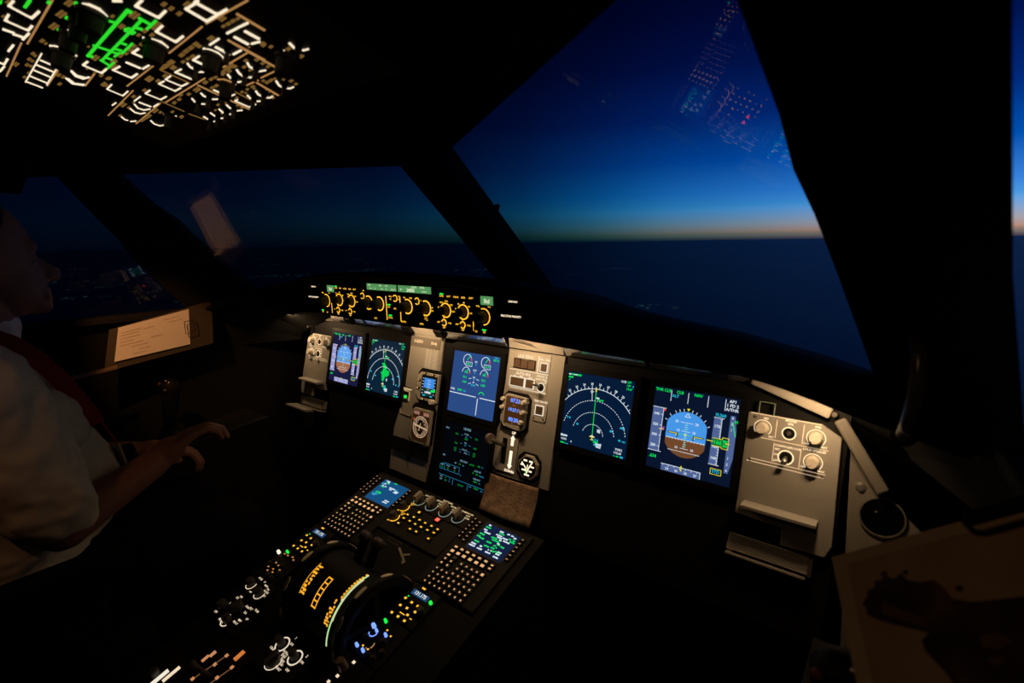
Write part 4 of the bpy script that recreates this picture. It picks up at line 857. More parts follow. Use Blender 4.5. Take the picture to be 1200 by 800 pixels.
# switching and ECAM panel
sp = PD.root('screen_switching_panel', -8, 68, 0, 'dark switching panel with four grey bar knobs under the lower centre screen', 'panel')
MB().box(-104, 104, -22, 26, -4, 2, .8).build('face_plate', PEDM, sp)
SWL = em('switch_legend', (1, .74, .40), .85); SWR = em('switch_ring_glow', (.62, .72, .60), .40)
for u, tx in ((-69, ('ATT HDG', 'CAPT 3', 'NORM')), (-25, ('AIR DATA', 'CAPT 3', 'NORM')), (23, ('EIS DMC', 'CAPT 3', 'NORM')), (68, ('ECAM/ND XFR', 'CAPT', 'NORM'))):
    MB().ring(u, 0, 15.5, 17.2, 2, 2.5, -160, 20, 24).build('dial_ring', SWR, sp)
    kk = MB().cyl(u, 0, 12, 2, 10, 20, 11).cyl(u, 0, 11, 10, 14, 20, 10).build('knob_base', KNOB, sp); MB().box(u - 5, u + 5, -12, 12, 10, 26, 1.2).build('knob_grip', mat('grip_brown_grey', (.34, .29, .23), .5), kk)
    legend(sp, [(tx[0], 5.8, u + 11, 21.5), (tx[1], 5.2, u + 19, 14), (tx[2], 5.2, u + 21, 7)], SWL, 'legend', 2.4)
legend(sp, [('SWITCHING', 6, 6, 29 - 1)], SWL, 'panel_title', 2.4)
ep = PD.root('ecam_control_panel', -8, 6, 0, 'dark key panel with rows of amber legends and one lit red key', 'panel')
MB().box(-104, 104, -50, 38, -4, 2, .8).build('face_plate', PEDM, ep)
for u, v in ((-57, 10), (-35, 11), (-14, 11), (7, 10), (29, 10), (51, 9), (-57, -3), (-35, -3), (-14, -4), (7, -4), (29, -4), (50, -3), (-57, -21), (-14, -21), (7, -20), (51, -22)): key(ep, u, v, 15, 10, 6.5, 3.6, AMB)
key(ep, -35, 29, 15, 12, 7, 5.5, AMB)
o = MB().box(20, 37, 24, 38, 2, 7, .8).build('warning_key', BLACK2, ep); o['label'] = 'lit red key'; MB().box(23.5, 33.5, 27, 35, 7, 7.3).build('red_light', RED, o)
for u, v in ((-88, 26), (-86, -10)):
    MB().ring(u, v, 11, 13.4, 2, 2.6, -100, 60, 18).build('dial_ring', AMB, ep); knob(ep, u, v, 8.5, 20)
    legend(ep, [('BRT', 5, u + 11, v + 15), ('OFF', 5, u - 9, v - 14), ('LOWER', 5, u + 12, v + 20)], AMB, 'legend', 2.4)
# small print and aircraft outline on the pedestal top
pr_ = MB(); pr_.text('FLIGHT RECORDER', 6, -40, -52, -3.4); pr_.text('TAKE OFF', 6, -60, -72, -3.4); pr_.text('CONFIG  NORMAL', 6, -38, -60, -3.4)
on_frame(PD, pr_, 'print', mat('faint_print', (.05, .045, .04), .7), ped)
for q in ([(-9, -64), (33, -86)], [(12, -75), (28, -66)], [(26, -83), (31, -90)]): on_frame(PD, MB().stroke(q, 5, -4, -3), 'aircraft_decal', mat('decal_grey', (.30, .26, .20), .6), ped)
# radio panels
def radio(off, label, digits, lit):
    r_ = PD.root('radio_panel', 140 + off, -155, 0, label, 'radio panel', 'radio panels behind the keypad units')
    X = lambda u: u - 140; V = lambda v: v + 155
    MB().box(X(100), X(180), V(-196), V(-113), -4, 2, .8).build('face_plate', PEDM, r_)
    sc = MB().box(X(115), X(160), V(-138), V(-126), 2, 3).build('display_window', em('radio_blue', srgb(30, 70, 110), 1), r_)
    MB().text(digits, 11, X(137.5), V(-132), 3.1, 0, .95).build('digits', em('radio_digit', (.85, .85, .80), 1.0), sc)
    key(r_, X(136), V(-118.5), 14, 7, 10, 3.6, AMB)
    for u, v in ((117, -153), (137, -154), (155, -154), (120, -170), (138, -168), (160, -166), (151, -178), (117, -190), (136, -190), (155, -190)): key(r_, X(u), V(v), 13, 11, 6, 4.4, AMB)
    MB().box(X(128), X(163), V(-180.6), V(-179), 2, 2.6).build('divider_line', AMB, r_)
    MB().cyl(X(172), V(-135), 3.6, 2, 7, 14).build('transfer_key', GRN if off == 0 else BLACK2, r_); MB().box(X(114), X(117), V(-147), V(-144), 2, 2.8).build('status_light', GRN, r_)
    knob(r_, X(170), V(-160), 8, 16)
radio(0, 'radio panel with blue frequency window, first officer side', '131.175', 1)
radio(-374, 'radio panel with blue frequency window, captain side', '131.175', 0)
def audio(off, label, bl):
    a_ = PD.root('audio_panel', 140 + off, -240, 0, label, 'audio panel', 'audio panels behind the radio panels')
    X = lambda u: u - 140; V = lambda v: v + 240
    MB().box(X(100), X(180), V(-283), V(-199), -4, 2, .8).build('face_plate', PEDM, a_)
    def round_lamp(u, v, r, mt): k = MB().cyl(X(u), V(v), r, 2, 10, 14, r * .85).build('volume_knob', mt, a_); return k
    round_lamp(120, -209, 3.2, GRN)
    if bl:
        for u, v, r in ((106, -228, 4.4), (120, -232, 2.8), (144, -229, 3), (109, -271, 3.2), (129, -272, 3.2)): round_lamp(u, v, r, BLU)
        for u, v in ((156, -226), (122, -266), (137, -266), (140, -221)): key(a_, X(u), V(v), 10, 8, 4.5, 3, AMB)
        MB().ring(X(128), V(-256), 8, 10, 2, 2.6, -120, 40, 14).build('dial_ring', AMBL, a_); MB().ring(X(114), V(-236), 8, 10, 2, 2.6, -150, 10, 14).build('dial_ring', BLU, a_)
    else:
        round_lamp(94 + 4, -220, 4, WARMW)
        for u, v in ((120, -216), (133, -215), (150, -212), (160, -216), (126, -242), (119, -258), (138, -256), (157, -250), (140, -244), (146, -262), (128, -265)): key(a_, X(u), V(v), 12, 8, 6, 3.2, em('dim_key_legend', (1, .42, .1), .5))
    for u, v in ((112, -250), (150, -240), (166, -256), (160, -272), (144, -272)): knob(a_, X(u), V(v), 5, 12)
audio(0, 'audio panel with blue lit knobs, first officer side', 1)
audio(-374, 'audio panel with dim amber keys, captain side', 0)
LGW = em('pedestal_white_legend', (1, .80, .55), .9)
lp = PD.root('pedestal_lighting_panel', -222, -303, 0, 'two-knob lighting panel with white legends on the captain side of the pedestal', 'panel')
MB().box(-40, 44, -20, 22, -4, 2, .8).build('face_plate', PEDM, lp)
for u, v in ((-26, -2), (20, -6)):
    MB().ring(u, v, 12, 13.6, 2, 2.5, -140, 30, 18).build('dial_ring', LGW, lp); knob(lp, u, v, 9.5, 18)
legend(lp, [('INTEG', 5.5, -20, 17), ('LT', 5.5, 0, 17), ('MAIN', 5.5, 14, 13), ('PNL', 5.5, 28, 10), ('BRT', 5.5, 36, -4), ('FLOOD', 5.5, 30, 4), ('OFF', 5, -6, -15)], LGW, 'legend', 2.4)
wx = PD.root('weather_radar_panel', -205, -362, 0, 'radar panel with three dark knobs and white legends, nearest the captain', 'panel')
MB().box(-60, 56, -34, 32, -4, 2, .8).build('face_plate', PEDM, wx)
for u, v, r in ((-45, -8, 10), (-4, 8, 12), (4, -20, 9)): knob(wx, u, v, r, 18)
MB().ring(2, -21, 12, 14, 2, 2.6, 120, 330, 18).build('dial_ring', LGW, wx)
legend(wx, [('SYS', 6, -36, 20), ('WX', 6, -30, 26), ('GAIN', 6, 12, 20), ('TILT', 6, 24, 22), ('TURB', 6, 42, 26), ('1', 6, -38, 4), ('OFF', 6, -46, -24), ('MODE', 7, -10, -28), ('MAP', 6, 30, -6), ('WX+T', 6, 26, -14), ('UP', 6, 42, 4), ('DN', 6, 22, 10)], LGW, 'legend', 2.4)
en = PD.root('engine_start_panel', -8, -356, 0, 'engine start panel with two ring-lit switches and a mode knob', 'panel')
MB().box(-66, 62, -44, 34, -4, 2, .8).build('face_plate', PEDM, en)
for u, v in ((-26, 8), (25, 6)):
    MB().ring(u, v, 12.5, 15, 2, 2.8, 0, 360, 28).build('dial_ring', em('start_ring', (.95, .80, .62), .85), en); knob(en, u, v, 8, 24, name='master_switch')
MB().ring(-8, -21, 15.5, 17, 2, 2.6, -130, 60, 24).build('dial_ring', em('start_ring', (1, 1, 1), 1), en)
kk = MB().cyl(-8, -21, 14, 2, 10, 22, 13).build('mode_knob', KNOB, en); MB().box(-12, -4, -36, -6, 10, 20, 1.2).build('knob_grip', KNOB, kk)
legend(en, [('ON', 6, -8, 18), ('1', 7, -12, 30), ('OFF', 6, -44, 8), ('ENG', 7, 0, -4), ('MODE', 6, 5, -11), ('IGN', 6, 12, -16), ('START', 6, 14, -24), ('2', 7, 44, 20), ('ON', 6, 46, 8), ('OFF', 6, 34, -16), ('NORM', 6, -2, 2), ('CRANK', 6, -34, -8)], LGW, 'legend', 2.4)
ORL = em('speedbrake_orange', (1, .42, .18), .55); ORD = em('speedbrake_orange_dim', (1, .42, .18), .17)
sb = PD.root('speed_brake_panel', -112, -448, 0, 'speed brake lever panel with thin orange lines and nodes', 'panel')
MB().box(-44, 50, -70, 46, -4, 2, .8).build('face_plate', PEDM, sb)
for pts in ([(-6, 26), (-20, -36)], [(32, 24), (22, -22), (14, -50)]):
    MB().stroke(pts, 2, 2, 2.6).build('guide_line', ORD, sb)
for u, v in ((-6, 26), (-9, 4), (-20, -34), (30, 20), (24, -6), (15, -44)): MB().box(u - 3.5, u + 3.5, v - 3, v + 3, 2, 3).build('guide_mark', ORL, sb)
MB().box(15, 24, 30, 50, 2, 4).build('guide_plate', em('guide_orange', (1, .30, .06), .6), sb)
MB().box(-45, -38, -8, 6, 2, 3).build('guide_mark', ORL, sb); MB().box(-41, -33, 6, 18, 2, 3).build('guide_mark', ORL, sb)
sl = tube('speed_brake_lever', [(.006, -.012, 0), (.004, -.02, .03), (.002, -.026, .05)], [.005, .005, .009], KNOB, sb)
tr = PD.root('rudder_trim_panel', -196, -512, 0, 'rudder trim corner with two cream legend bars at the picture edge', 'panel')
MB().box(-30, 36, -34, 36, -4, 2, .8).build('face_plate', PEDM, tr); MB().box(8, 16, -6, 26, 2, 3).build('legend_bar', LGW, tr); MB().box(-8, 2, -22, 10, 2, 3).build('legend_bar', em('bar_cream', (1, .9, .74), .9), tr); knob(tr, -18, -8, 9, 16)
fl = PD.root('flap_lever_panel', 138, -322, 0, 'flap lever panel with small cream legends, first officer side', 'panel')
MB().box(-42, 42, -120, 36, -4, 2, .8).build('face_plate', PEDM, fl)
for u, v in ((-8, 27), (-14, -5), (-20, -20), (-24, -34)): MB().box(u - 3, u + 3, v - 2.5, v + 2.5, 2, 3).build('legend_bar', LGW, fl)
MB().box(4, 12, -90, 20, 2, 2.6).build('slot', BLACK, fl); knob(fl, -16, 10, 9, 26, mat('flap_knob', (.22, .15, .10), .5), name='flap_handle')
# thrust quadrant, trim wheels, levers
QY, QZ, QR = -.403, .483, .088
def arcpt(th, r, x=0): return Vector((x, QY - r * math.sin(R(th)), QZ + r * math.cos(R(th))))
def drum(name, x0, x1, r, material, parent, a0=-75, a1=105, n=40):
    vs = []; fs = []
    for i in range(n + 1):
        th = a0 + (a1 - a0) * i / n; vs += [arcpt(th, r, x0), arcpt(th, r, x1), arcpt(th, r - .03, x1), arcpt(th, r - .03, x0)]
    for i in range(n):
        for j in range(4): fs.append((4 * i + j, 4 * i + (j + 1) % 4, 4 * i + 4 + (j + 1) % 4, 4 * i + 4 + j))
    fs += [(0, 1, 2, 3), tuple(4 * n + j for j in range(4))]
    return kid(solid(name, vs, fs, material), parent)
def band(name, x0, x1, r, a0, a1, material, parent, n=12, th=.0008):
    vs = []; fs = []
    for i in range(n + 1):
        a = a0 + (a1 - a0) * i / n; vs += [arcpt(a, r, x0), arcpt(a, r, x1), arcpt(a, r + th, x1), arcpt(a, r + th, x0)]
    for i in range(n):
        for j in range(4): fs.append((4 * i + j, 4 * i + (j + 1) % 4, 4 * i + 4 + (j + 1) % 4, 4 * i + 4 + j))
    fs += [(0, 1, 2, 3), tuple(4 * n + j for j in range(4))]
    return kid(solid(name, vs, fs, material), parent)
tq = tag(empty('thrust_quadrant', (0, QY, QZ - .02)), 'curved thrust lever quadrant with amber lit scales in the pedestal middle', 'quadrant')
drum('drum', -.080, .080, QR, BLACK, tq)
AMO = em('quadrant_amber', (1, .42, .02), 1.1)
random.seed(3)
for k in range(9):
    a = 17 + k * 4.6
    for x in (-.058, -.0535, -.049):
        if random.random() < .75: band('scale_mark', x, x + .0036, QR, a, a + random.uniform(1.5, 3.6), AMO, tq, 3)
band('scale_mark', -.0605, -.060, QR, 14, 58, AMO, tq)
for x in (-.012, .001): band('scale_rail', x, x + .0015, QR, 22, 62, AMO, tq)
for k in range(6): band('scale_mark', -.012, .0025, QR, 22 + k * 7.6, 23.6 + k * 7.6, AMO, tq, 2)
for k in range(9):
    a = 38 + k * 3.6
    for x in (.040, .0445, .049):
        if random.random() < .8: band('scale_mark', x, x + .0036, QR, a, a + random.uniform(1.2, 3.0), AMO, tq, 3)
for k in range(9): band('scale_mark', .052, .0545, QR, -2 + k * 4.2, .4 + k * 4.2, AMO, tq, 2)
band('scale_rail', .0555, .0565, QR, -4, 36, AMO, tq); band('scale_mark', .051, .057, QR, -9, -6, AMO, tq, 2)
band('index_bug', .058, .063, QR, 33, 37, LGW, tq, 2)
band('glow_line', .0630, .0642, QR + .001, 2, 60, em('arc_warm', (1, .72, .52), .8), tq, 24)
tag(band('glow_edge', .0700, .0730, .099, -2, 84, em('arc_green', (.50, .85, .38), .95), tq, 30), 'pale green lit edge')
for s_ in (-1, 1):
    tw = tag(empty('trim_wheel', (s_ * .095, QY, QZ)), 'black trim wheel with pale rim marks on the %s side of the quadrant' % ('first officer' if s_ > 0 else 'captain'), 'wheel', 'pair of trim wheels')
    w = MB(1); n = 48
    vs = []; fs = []
    prof = [(.078, -.009), (.094, -.011), (.0985, -.008), (.1, 0), (.0985, .008), (.094, .011), (.078, .009)]
    for i in range(n):
        a = 2 * math.pi * i / n
        for r_, x in prof: vs.append((x, -r_ * math.sin(a), r_ * math.cos(a)))
    m_ = len(prof)
    for i in range(n):
        for j in range(m_): fs.append((i * m_ + j, i * m_ + (j + 1) % m_, (i + 1) % n * m_ + (j + 1) % m_, (i + 1) % n * m_ + j))
    solid('rim', vs, fs, BLACK, tw, True)
    for k in range(5): a = R(k * 72); bar('spoke', (0, 0, 0), (0, -.08 * math.sin(a), .08 * math.cos(a)), .012, .008, BLACK, tw, (1, 0, 0), .001)
    for k in range(10):
        th = -17 + 36 * k; vs = []
        for i in range(5):
            a = R(th - 8 + 4 * i); hw = .0042 if 0 < i < 4 else .0022
            vs += [(-hw, -.1008 * math.sin(a), .1008 * math.cos(a)), (hw, -.1008 * math.sin(a), .1008 * math.cos(a)), (hw, -.098 * math.sin(a), .098 * math.cos(a)), (-hw, -.098 * math.sin(a), .098 * math.cos(a))]
        fs = [(0, 1, 2, 3), (16, 17, 18, 19)] + [(4 * i + j, 4 * i + (j + 1) % 4, 4 * i + 4 + (j + 1) % 4, 4 * i + 4 + j) for i in range(4) for j in range(4)]
        solid('rim_mark', vs, fs, mat('rim_mark_cream', (.80, .68, .48), .5), tw)
    lev = tag(empty('thrust_lever', tuple(arcpt(-24, QR, s_ * .020 + .004))), 'dark thrust lever with rounded handle, %s of the pair' % ('right one' if s_ > 0 else 'left one'), 'lever', 'pair of thrust levers')
    a0 = arcpt(-24, QR - .004, s_ * .020 + .004); a1 = arcpt(-27, .135, s_ * .020 + .004)
    kid(bar('lever_arm', a0, a1, .012, .016, BLACK, None, (1, 0, 0), .002), lev); kid(tube('handle', [a1 + Vector((s_ * -.012, 0, 0)), a1 + Vector((s_ * -.006, 0, .002)), a1 + Vector((s_ * .01, 0, .002)), a1 + Vector((s_ * .016, 0, 0))], [.008, .012, .012, .008], mat('lever_brown', (.05, .04, .035), .5)), lev)

# ------------------------------------------------------------------ overhead panel
OT = R(16)
OV = Frame((0, -.6, 1.47), (1, 0, 0), (0, -math.cos(OT), math.sin(OT)))
REG = {1: (0, 0, 8), 2: (80, 0, 8), 3: (190, 0, 8.89), 4: (120, 70, 8.89), 5: (230, 50, 8)}
def oz(reg, pts):
    ox, oy, s = REG[reg]; return [OV.px(ox + x / s, oy + y / s) for x, y in pts]
MODS = [('fuel', -146, 183, 29, 146, 'overhead panel with bright green flow lines and large knobs'),
        ('aft', -400, 183, 148, 330, 'aft overhead panel with white outlined buttons at the top left corner'),
        ('capt', -420, -148, -44, 146, 'overhead panel on the captain side with a white ladder of buttons'),
        ('mid', -146, -2, -130, 27, 'overhead panel strip with white outlined buttons at the lower middle'),
        ('right', 0, 181, -130, 27, 'overhead panel with rows of small toggle switches at the front edge'),
        ('outer', 185, 345, -130, 330, 'overhead panel on the first officer side with one big knob'),
        ('front', -420, -148, -130, -46, 'overhead panel corner with curved white marks nearest the captain')]
MR = {}
for k, u0, u1, v0, v1, lab in MODS:
    r_ = OV.root('overhead_control_unit', (u0 + u1) / 2, (v0 + v1) / 2, 0, lab, 'overhead unit', 'overhead control units'); MR[k] = (r_, (u0 + u1) / 2, (v0 + v1) / 2)
    MB().box(u0 - (u0 + u1) / 2 + .5, u1 - (u0 + u1) / 2 - .5, v0 - (v0 + v1) / 2 + .5, v1 - (v0 + v1) / 2 - .5, -6, 0, .6).build('face_plate', mat('overhead_dark', (.012, .011, .011), .6), r_)
def module(u, v):
    for k, u0, u1, v0, v1, lab in MODS:
        if u0 <= u <= u1 and v0 <= v <= v1: return MR[k]
    return min(MR.values(), key=lambda t: (t[1] - u) ** 2 + (t[2] - v) ** 2)
def slantstroke(pts, wd, w0, w1, mu, mv):
    # panel cells are skewed: lines across the panel are drawn thinner than lines along it
    mb = MB()
    K = Matrix(((1, 0), (0, 2.3))); Ki = K.inverted()
    q = [K @ Vector((u - mu, v - mv)) for u, v in pts]; tmp = MB().stroke([tuple(p) for p in q], wd, w0, w1)
    mb.v = [(*(Ki @ Vector((a, b_))), c_) for a, b_, c_ in tmp.v]; mb.f = tmp.f; return mb
def ov_piece(pts, wd, w0, w1, name, mt, by=None):
    cu = sum(p[0] for p in pts) / len(pts); cv_ = sum(p[1] for p in pts) / len(pts)
    r_, mu, mv = module(*(by or (cu, cv_)))
    return slantstroke(pts, wd * 1.35, w0, w1, mu, mv).build(name, mt, r_), (r_, mu, mv)
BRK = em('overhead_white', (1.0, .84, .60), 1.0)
for reg, pts in ((1, [(490, 0), (258, 405)]), (1, [(200, 400), (62, 710)]), (1, [(570, 615), (445, 800)]), (2, [(245, 690), (160, 800)]), (3, [(890, 0), (460, 240)]), (3, [(780, 140), (1067, 310)]), (3, [(415, 275), (75, 548)]),
                 (3, [(690, 415), (1067, 620)]), (3, [(890, 545), (640, 695)]), (4, [(575, 25), (258, 270)]), (4, [(320, 318), (62, 577)]), (4, [(1067, 190), (660, 440)]), (4, [(605, 450), (352, 663)]), (5, [(345, 0), (770, 240)]),
                 (5, [(765, 250), (610, 325)]), (5, [(580, 350), (450, 405)]), (5, [(15, 395), (515, 630)]), (5, [(565, 370), (770, 490)])):
    ov_piece(oz(reg, pts), 3.2 if reg in (1, 2) else 2.4, 0, 1.2, 'divider_line', AMBL)
for reg, pts in ((4, [(610, 430), (850, 535)]), (4, [(600, 100), (910, 240)]), (4, [(900, 560), (1067, 620)]), (5, [(360, 455), (560, 560)])):
    ov_piece(oz(reg, pts), 2, 0, 1.0, 'divider_line', AMBD)
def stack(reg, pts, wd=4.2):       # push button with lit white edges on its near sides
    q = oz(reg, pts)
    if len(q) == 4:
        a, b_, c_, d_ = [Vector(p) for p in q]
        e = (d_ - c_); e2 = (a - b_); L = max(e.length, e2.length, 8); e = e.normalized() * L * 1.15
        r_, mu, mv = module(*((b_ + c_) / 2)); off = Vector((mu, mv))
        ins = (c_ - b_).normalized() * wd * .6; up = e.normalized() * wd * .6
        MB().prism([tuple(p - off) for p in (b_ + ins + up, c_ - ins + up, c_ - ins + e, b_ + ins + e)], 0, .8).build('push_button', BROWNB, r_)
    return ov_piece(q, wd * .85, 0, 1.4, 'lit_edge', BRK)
for reg, pts in ((1, [(125, 5), (85, 50), (300, 165), (365, 105)]), (1, [(80, 135), (50, 185), (265, 280), (300, 240)]), (2, [(690, 0), (635, 50), (850, 160), (910, 100)]), (2, [(655, 455), (605, 490), (790, 570), (812, 552)]),
                 (2, [(480, 620), (420, 650), (595, 725), (645, 690)]), (2, [(180, 575), (140, 605), (315, 680), (355, 645)]), (3, [(335, 35), (250, 85), (470, 215), (560, 160)]), (3, [(370, 0), (345, 15), (580, 145), (670, 95)]),
                 (4, [(95, 255), (50, 300), (215, 370), (265, 325)]), (4, [(495, 315), (450, 345), (610, 410), (665, 380)]), (4, [(640, 220), (590, 245), (760, 320), (815, 290)]), (4, [(710, 165), (660, 200), (830, 270), (890, 240)]),
                 (5, [(385, 530), (365, 540), (500, 600), (555, 575)])): stack(reg, pts, 4.6 if reg < 4 else 3.4)
REG[6] = (0, 0, 1); stack(6, [(190, 30), (183.1, 36.2), (206.3, 48.4), (214.2, 42.2)], 4.6)
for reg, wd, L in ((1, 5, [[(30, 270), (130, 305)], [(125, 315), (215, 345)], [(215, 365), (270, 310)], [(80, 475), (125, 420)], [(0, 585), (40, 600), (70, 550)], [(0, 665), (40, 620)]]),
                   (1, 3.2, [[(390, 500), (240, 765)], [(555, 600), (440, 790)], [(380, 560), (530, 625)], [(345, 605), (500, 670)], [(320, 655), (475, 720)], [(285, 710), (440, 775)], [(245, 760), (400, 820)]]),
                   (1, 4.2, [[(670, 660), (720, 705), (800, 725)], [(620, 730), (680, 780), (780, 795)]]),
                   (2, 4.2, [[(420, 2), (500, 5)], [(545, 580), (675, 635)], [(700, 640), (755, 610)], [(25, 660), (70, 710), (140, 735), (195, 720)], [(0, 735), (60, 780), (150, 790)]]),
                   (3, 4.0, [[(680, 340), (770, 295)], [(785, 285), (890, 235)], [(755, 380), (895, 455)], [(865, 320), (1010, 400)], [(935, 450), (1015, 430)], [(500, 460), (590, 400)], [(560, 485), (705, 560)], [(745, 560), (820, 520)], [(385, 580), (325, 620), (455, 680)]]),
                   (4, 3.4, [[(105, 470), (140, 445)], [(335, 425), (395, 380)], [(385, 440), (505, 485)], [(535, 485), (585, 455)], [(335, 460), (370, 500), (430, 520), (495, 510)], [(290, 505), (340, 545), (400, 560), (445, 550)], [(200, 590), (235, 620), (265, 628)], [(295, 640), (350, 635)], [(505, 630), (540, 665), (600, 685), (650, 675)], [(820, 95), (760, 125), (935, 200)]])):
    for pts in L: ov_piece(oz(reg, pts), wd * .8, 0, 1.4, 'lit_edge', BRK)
# toggle switches: lit arc pair and a hanging dark bat
def ov_toggle(reg, a1, a2, bat):
    q1, q2 = oz(reg, a1), oz(reg, a2); (cu, cv_) = oz(reg, [bat])[0]
    mid = ((q1[0][0] + q2[-1][0]) / 2, (q1[0][1] + q2[-1][1]) / 2)
    r_, mu, mv = module(*mid)
    for q in (q1, q2): slantstroke(q, 3.4, 0, 1.4, mu, mv).build('lit_edge', BRK, r_)
    k = MB().cyl(mid[0] - mu, mid[1] - mv, 4.2, 0, 5, 12).build('switch_collar', BLACK, r_)
    MB().cyl(mid[0] - mu, mid[1] - mv, 2.4, 5, 20, 10, 3.6).build('switch_bat', mat('bat_brown', (.07, .055, .04), .5), k)
for a1, a2, bat in (([(480, 185), (500, 220), (545, 245)], [(590, 265), (650, 255)], (590, 300)), ([(380, 250), (405, 285), (435, 305)], [(470, 318), (510, 322), (545, 310)], (445, 340)), ([(295, 295), (325, 330), (355, 345)], [(390, 365), (420, 362)], (400, 395)),
                    ([(560, 450), (580, 480), (610, 495)], [(645, 510), (690, 512), (715, 500)], (620, 530)), ([(480, 490), (505, 515), (535, 530)], [(570, 545), (605, 545)], (565, 590)), ([(750, 355), (775, 395), (800, 408)], [(845, 422), (880, 425), (910, 412)], (815, 440)),
                    ([(45, 470), (70, 495), (98, 508)], [(135, 527), (200, 525)], (115, 545)), ([(-40, 520), (-15, 548), (10, 560)], [(50, 570), (85, 572)], (70, 590)), ([(285, 580), (320, 612)], [(375, 635), (430, 630)], (380, 670)), ([(215, 620), (255, 655)], [(300, 668), (355, 665)], (300, 700)),
                    ([(135, 655), (175, 685)], [(220, 705), (275, 705)], (225, 740)), ([(70, 690), (110, 715)], [(155, 735), (205, 733)], (150, 760)), ([(165, 440), (220, 465)], [(310, 500), (360, 482)], (280, 500)), ([(185, 40), (310, 105)], [(350, 100), (415, 70)], (300, 60)), ([(875, 0), (920, 45)], [(960, 60), (1010, 66), (1050, 55)], (960, 20))): ov_toggle(5, a1, a2, bat)
for a1, a2 in (([(265, 655), (290, 690), (325, 710)], [(385, 745), (430, 745), (460, 730)]),): ov_toggle(3, a1, a2, (350, 730))
# rotary knobs hanging from the panel, each with a lit arc
for reg, arc_, r in ((1, [(470, 425), (520, 430), (600, 450), (660, 480), (715, 520)], 17), (1, [(640, 180), (700, 175), (790, 190)], 14), (1, [(560, 285), (640, 280), (690, 300)], 14), (2, [(90, 30), (200, 40), (290, 80), (360, 150)], 19), (2, [(700, 350), (790, 365), (870, 390), (930, 440)], 17),
                     (3, [(430, 500), (500, 515), (580, 545), (640, 600)], 14), (5, [(750, 70), (820, 70), (890, 105), (945, 140)], 17), (5, [(200, 340), (260, 340), (320, 360), (370, 390)], 12), (4, [(640, 560), (720, 570), (770, 585)], 14)):
    q = [Vector(p) for p in oz(reg, arc_)]; a, b_ = q[0], q[-1]; mid = (a + b_) / 2
    n = Vector((-(b_ - a).y, (b_ - a).x)).normalized(); dn = Vector((-.55, -.83)); n = n if n.dot(dn) > 0 else -n
    c_ = mid + n * r * .35; r_, mu, mv = module(c_.x, c_.y)
    dim = reg == 5 and r == 12
    ov_piece([tuple(p) for p in q], 3.6 if reg < 3 else 2.6, 0, 1.4, 'lit_edge', AMBL if dim else BRK, (c_.x, c_.y))
    k = MB().cyl(c_.x - mu, c_.y - mv, r * .86, 0, 6, 22, r * .82).cyl(c_.x - mu, c_.y - mv, r * .70, 6, 24, 22, r * .62).build('rotary_knob', mat('overhead_knob', (.045, .038, .03), .55), r_)
# green flow diagram
for pts, wd in (([(585, 110), (555, 95), (185, 520), (225, 525)], 5.5), ([(690, 180), (315, 565)], 4.4), ([(665, 165), (780, 230)], 3.6), ([(820, 190), (740, 265)], 4), ([(640, 255), (690, 270)], 4), ([(530, 270), (570, 262), (590, 280), (625, 300), (600, 312), (560, 295), (530, 280)], 3),
                ([(235, 420), (385, 470), (450, 495)], 3), ([(490, 395), (545, 415)], 3.4), ([(600, 405), (505, 495)], 3.6), ([(440, 455), (500, 470)], 3.4), ([(480, 490), (435, 525)], 3.6), ([(305, 560), (390, 610)], 3.4), ([(365, 540), (410, 555)], 3.4), ([(430, 580), (370, 635)], 3.8), ([(380, 190), (430, 205)], 3)):
    ov_piece(oz(2, pts), wd, 0, 1.5, 'flow_line', OGRN, (0, 80))
for pts in ([(280, 0), (235, 60)], [(0, 20), (5, 0)]): ov_piece(oz(1, pts), 5, 0, 1.5, 'flow_line', OGRN)
for p in ((625, 160), (710, 25), (550, 272), (455, 15)): ov_piece(oz(1, [p, (p[0] + 12, p[1] + 6)]), 6, 0, 1.5, 'flow_line', OGRN)
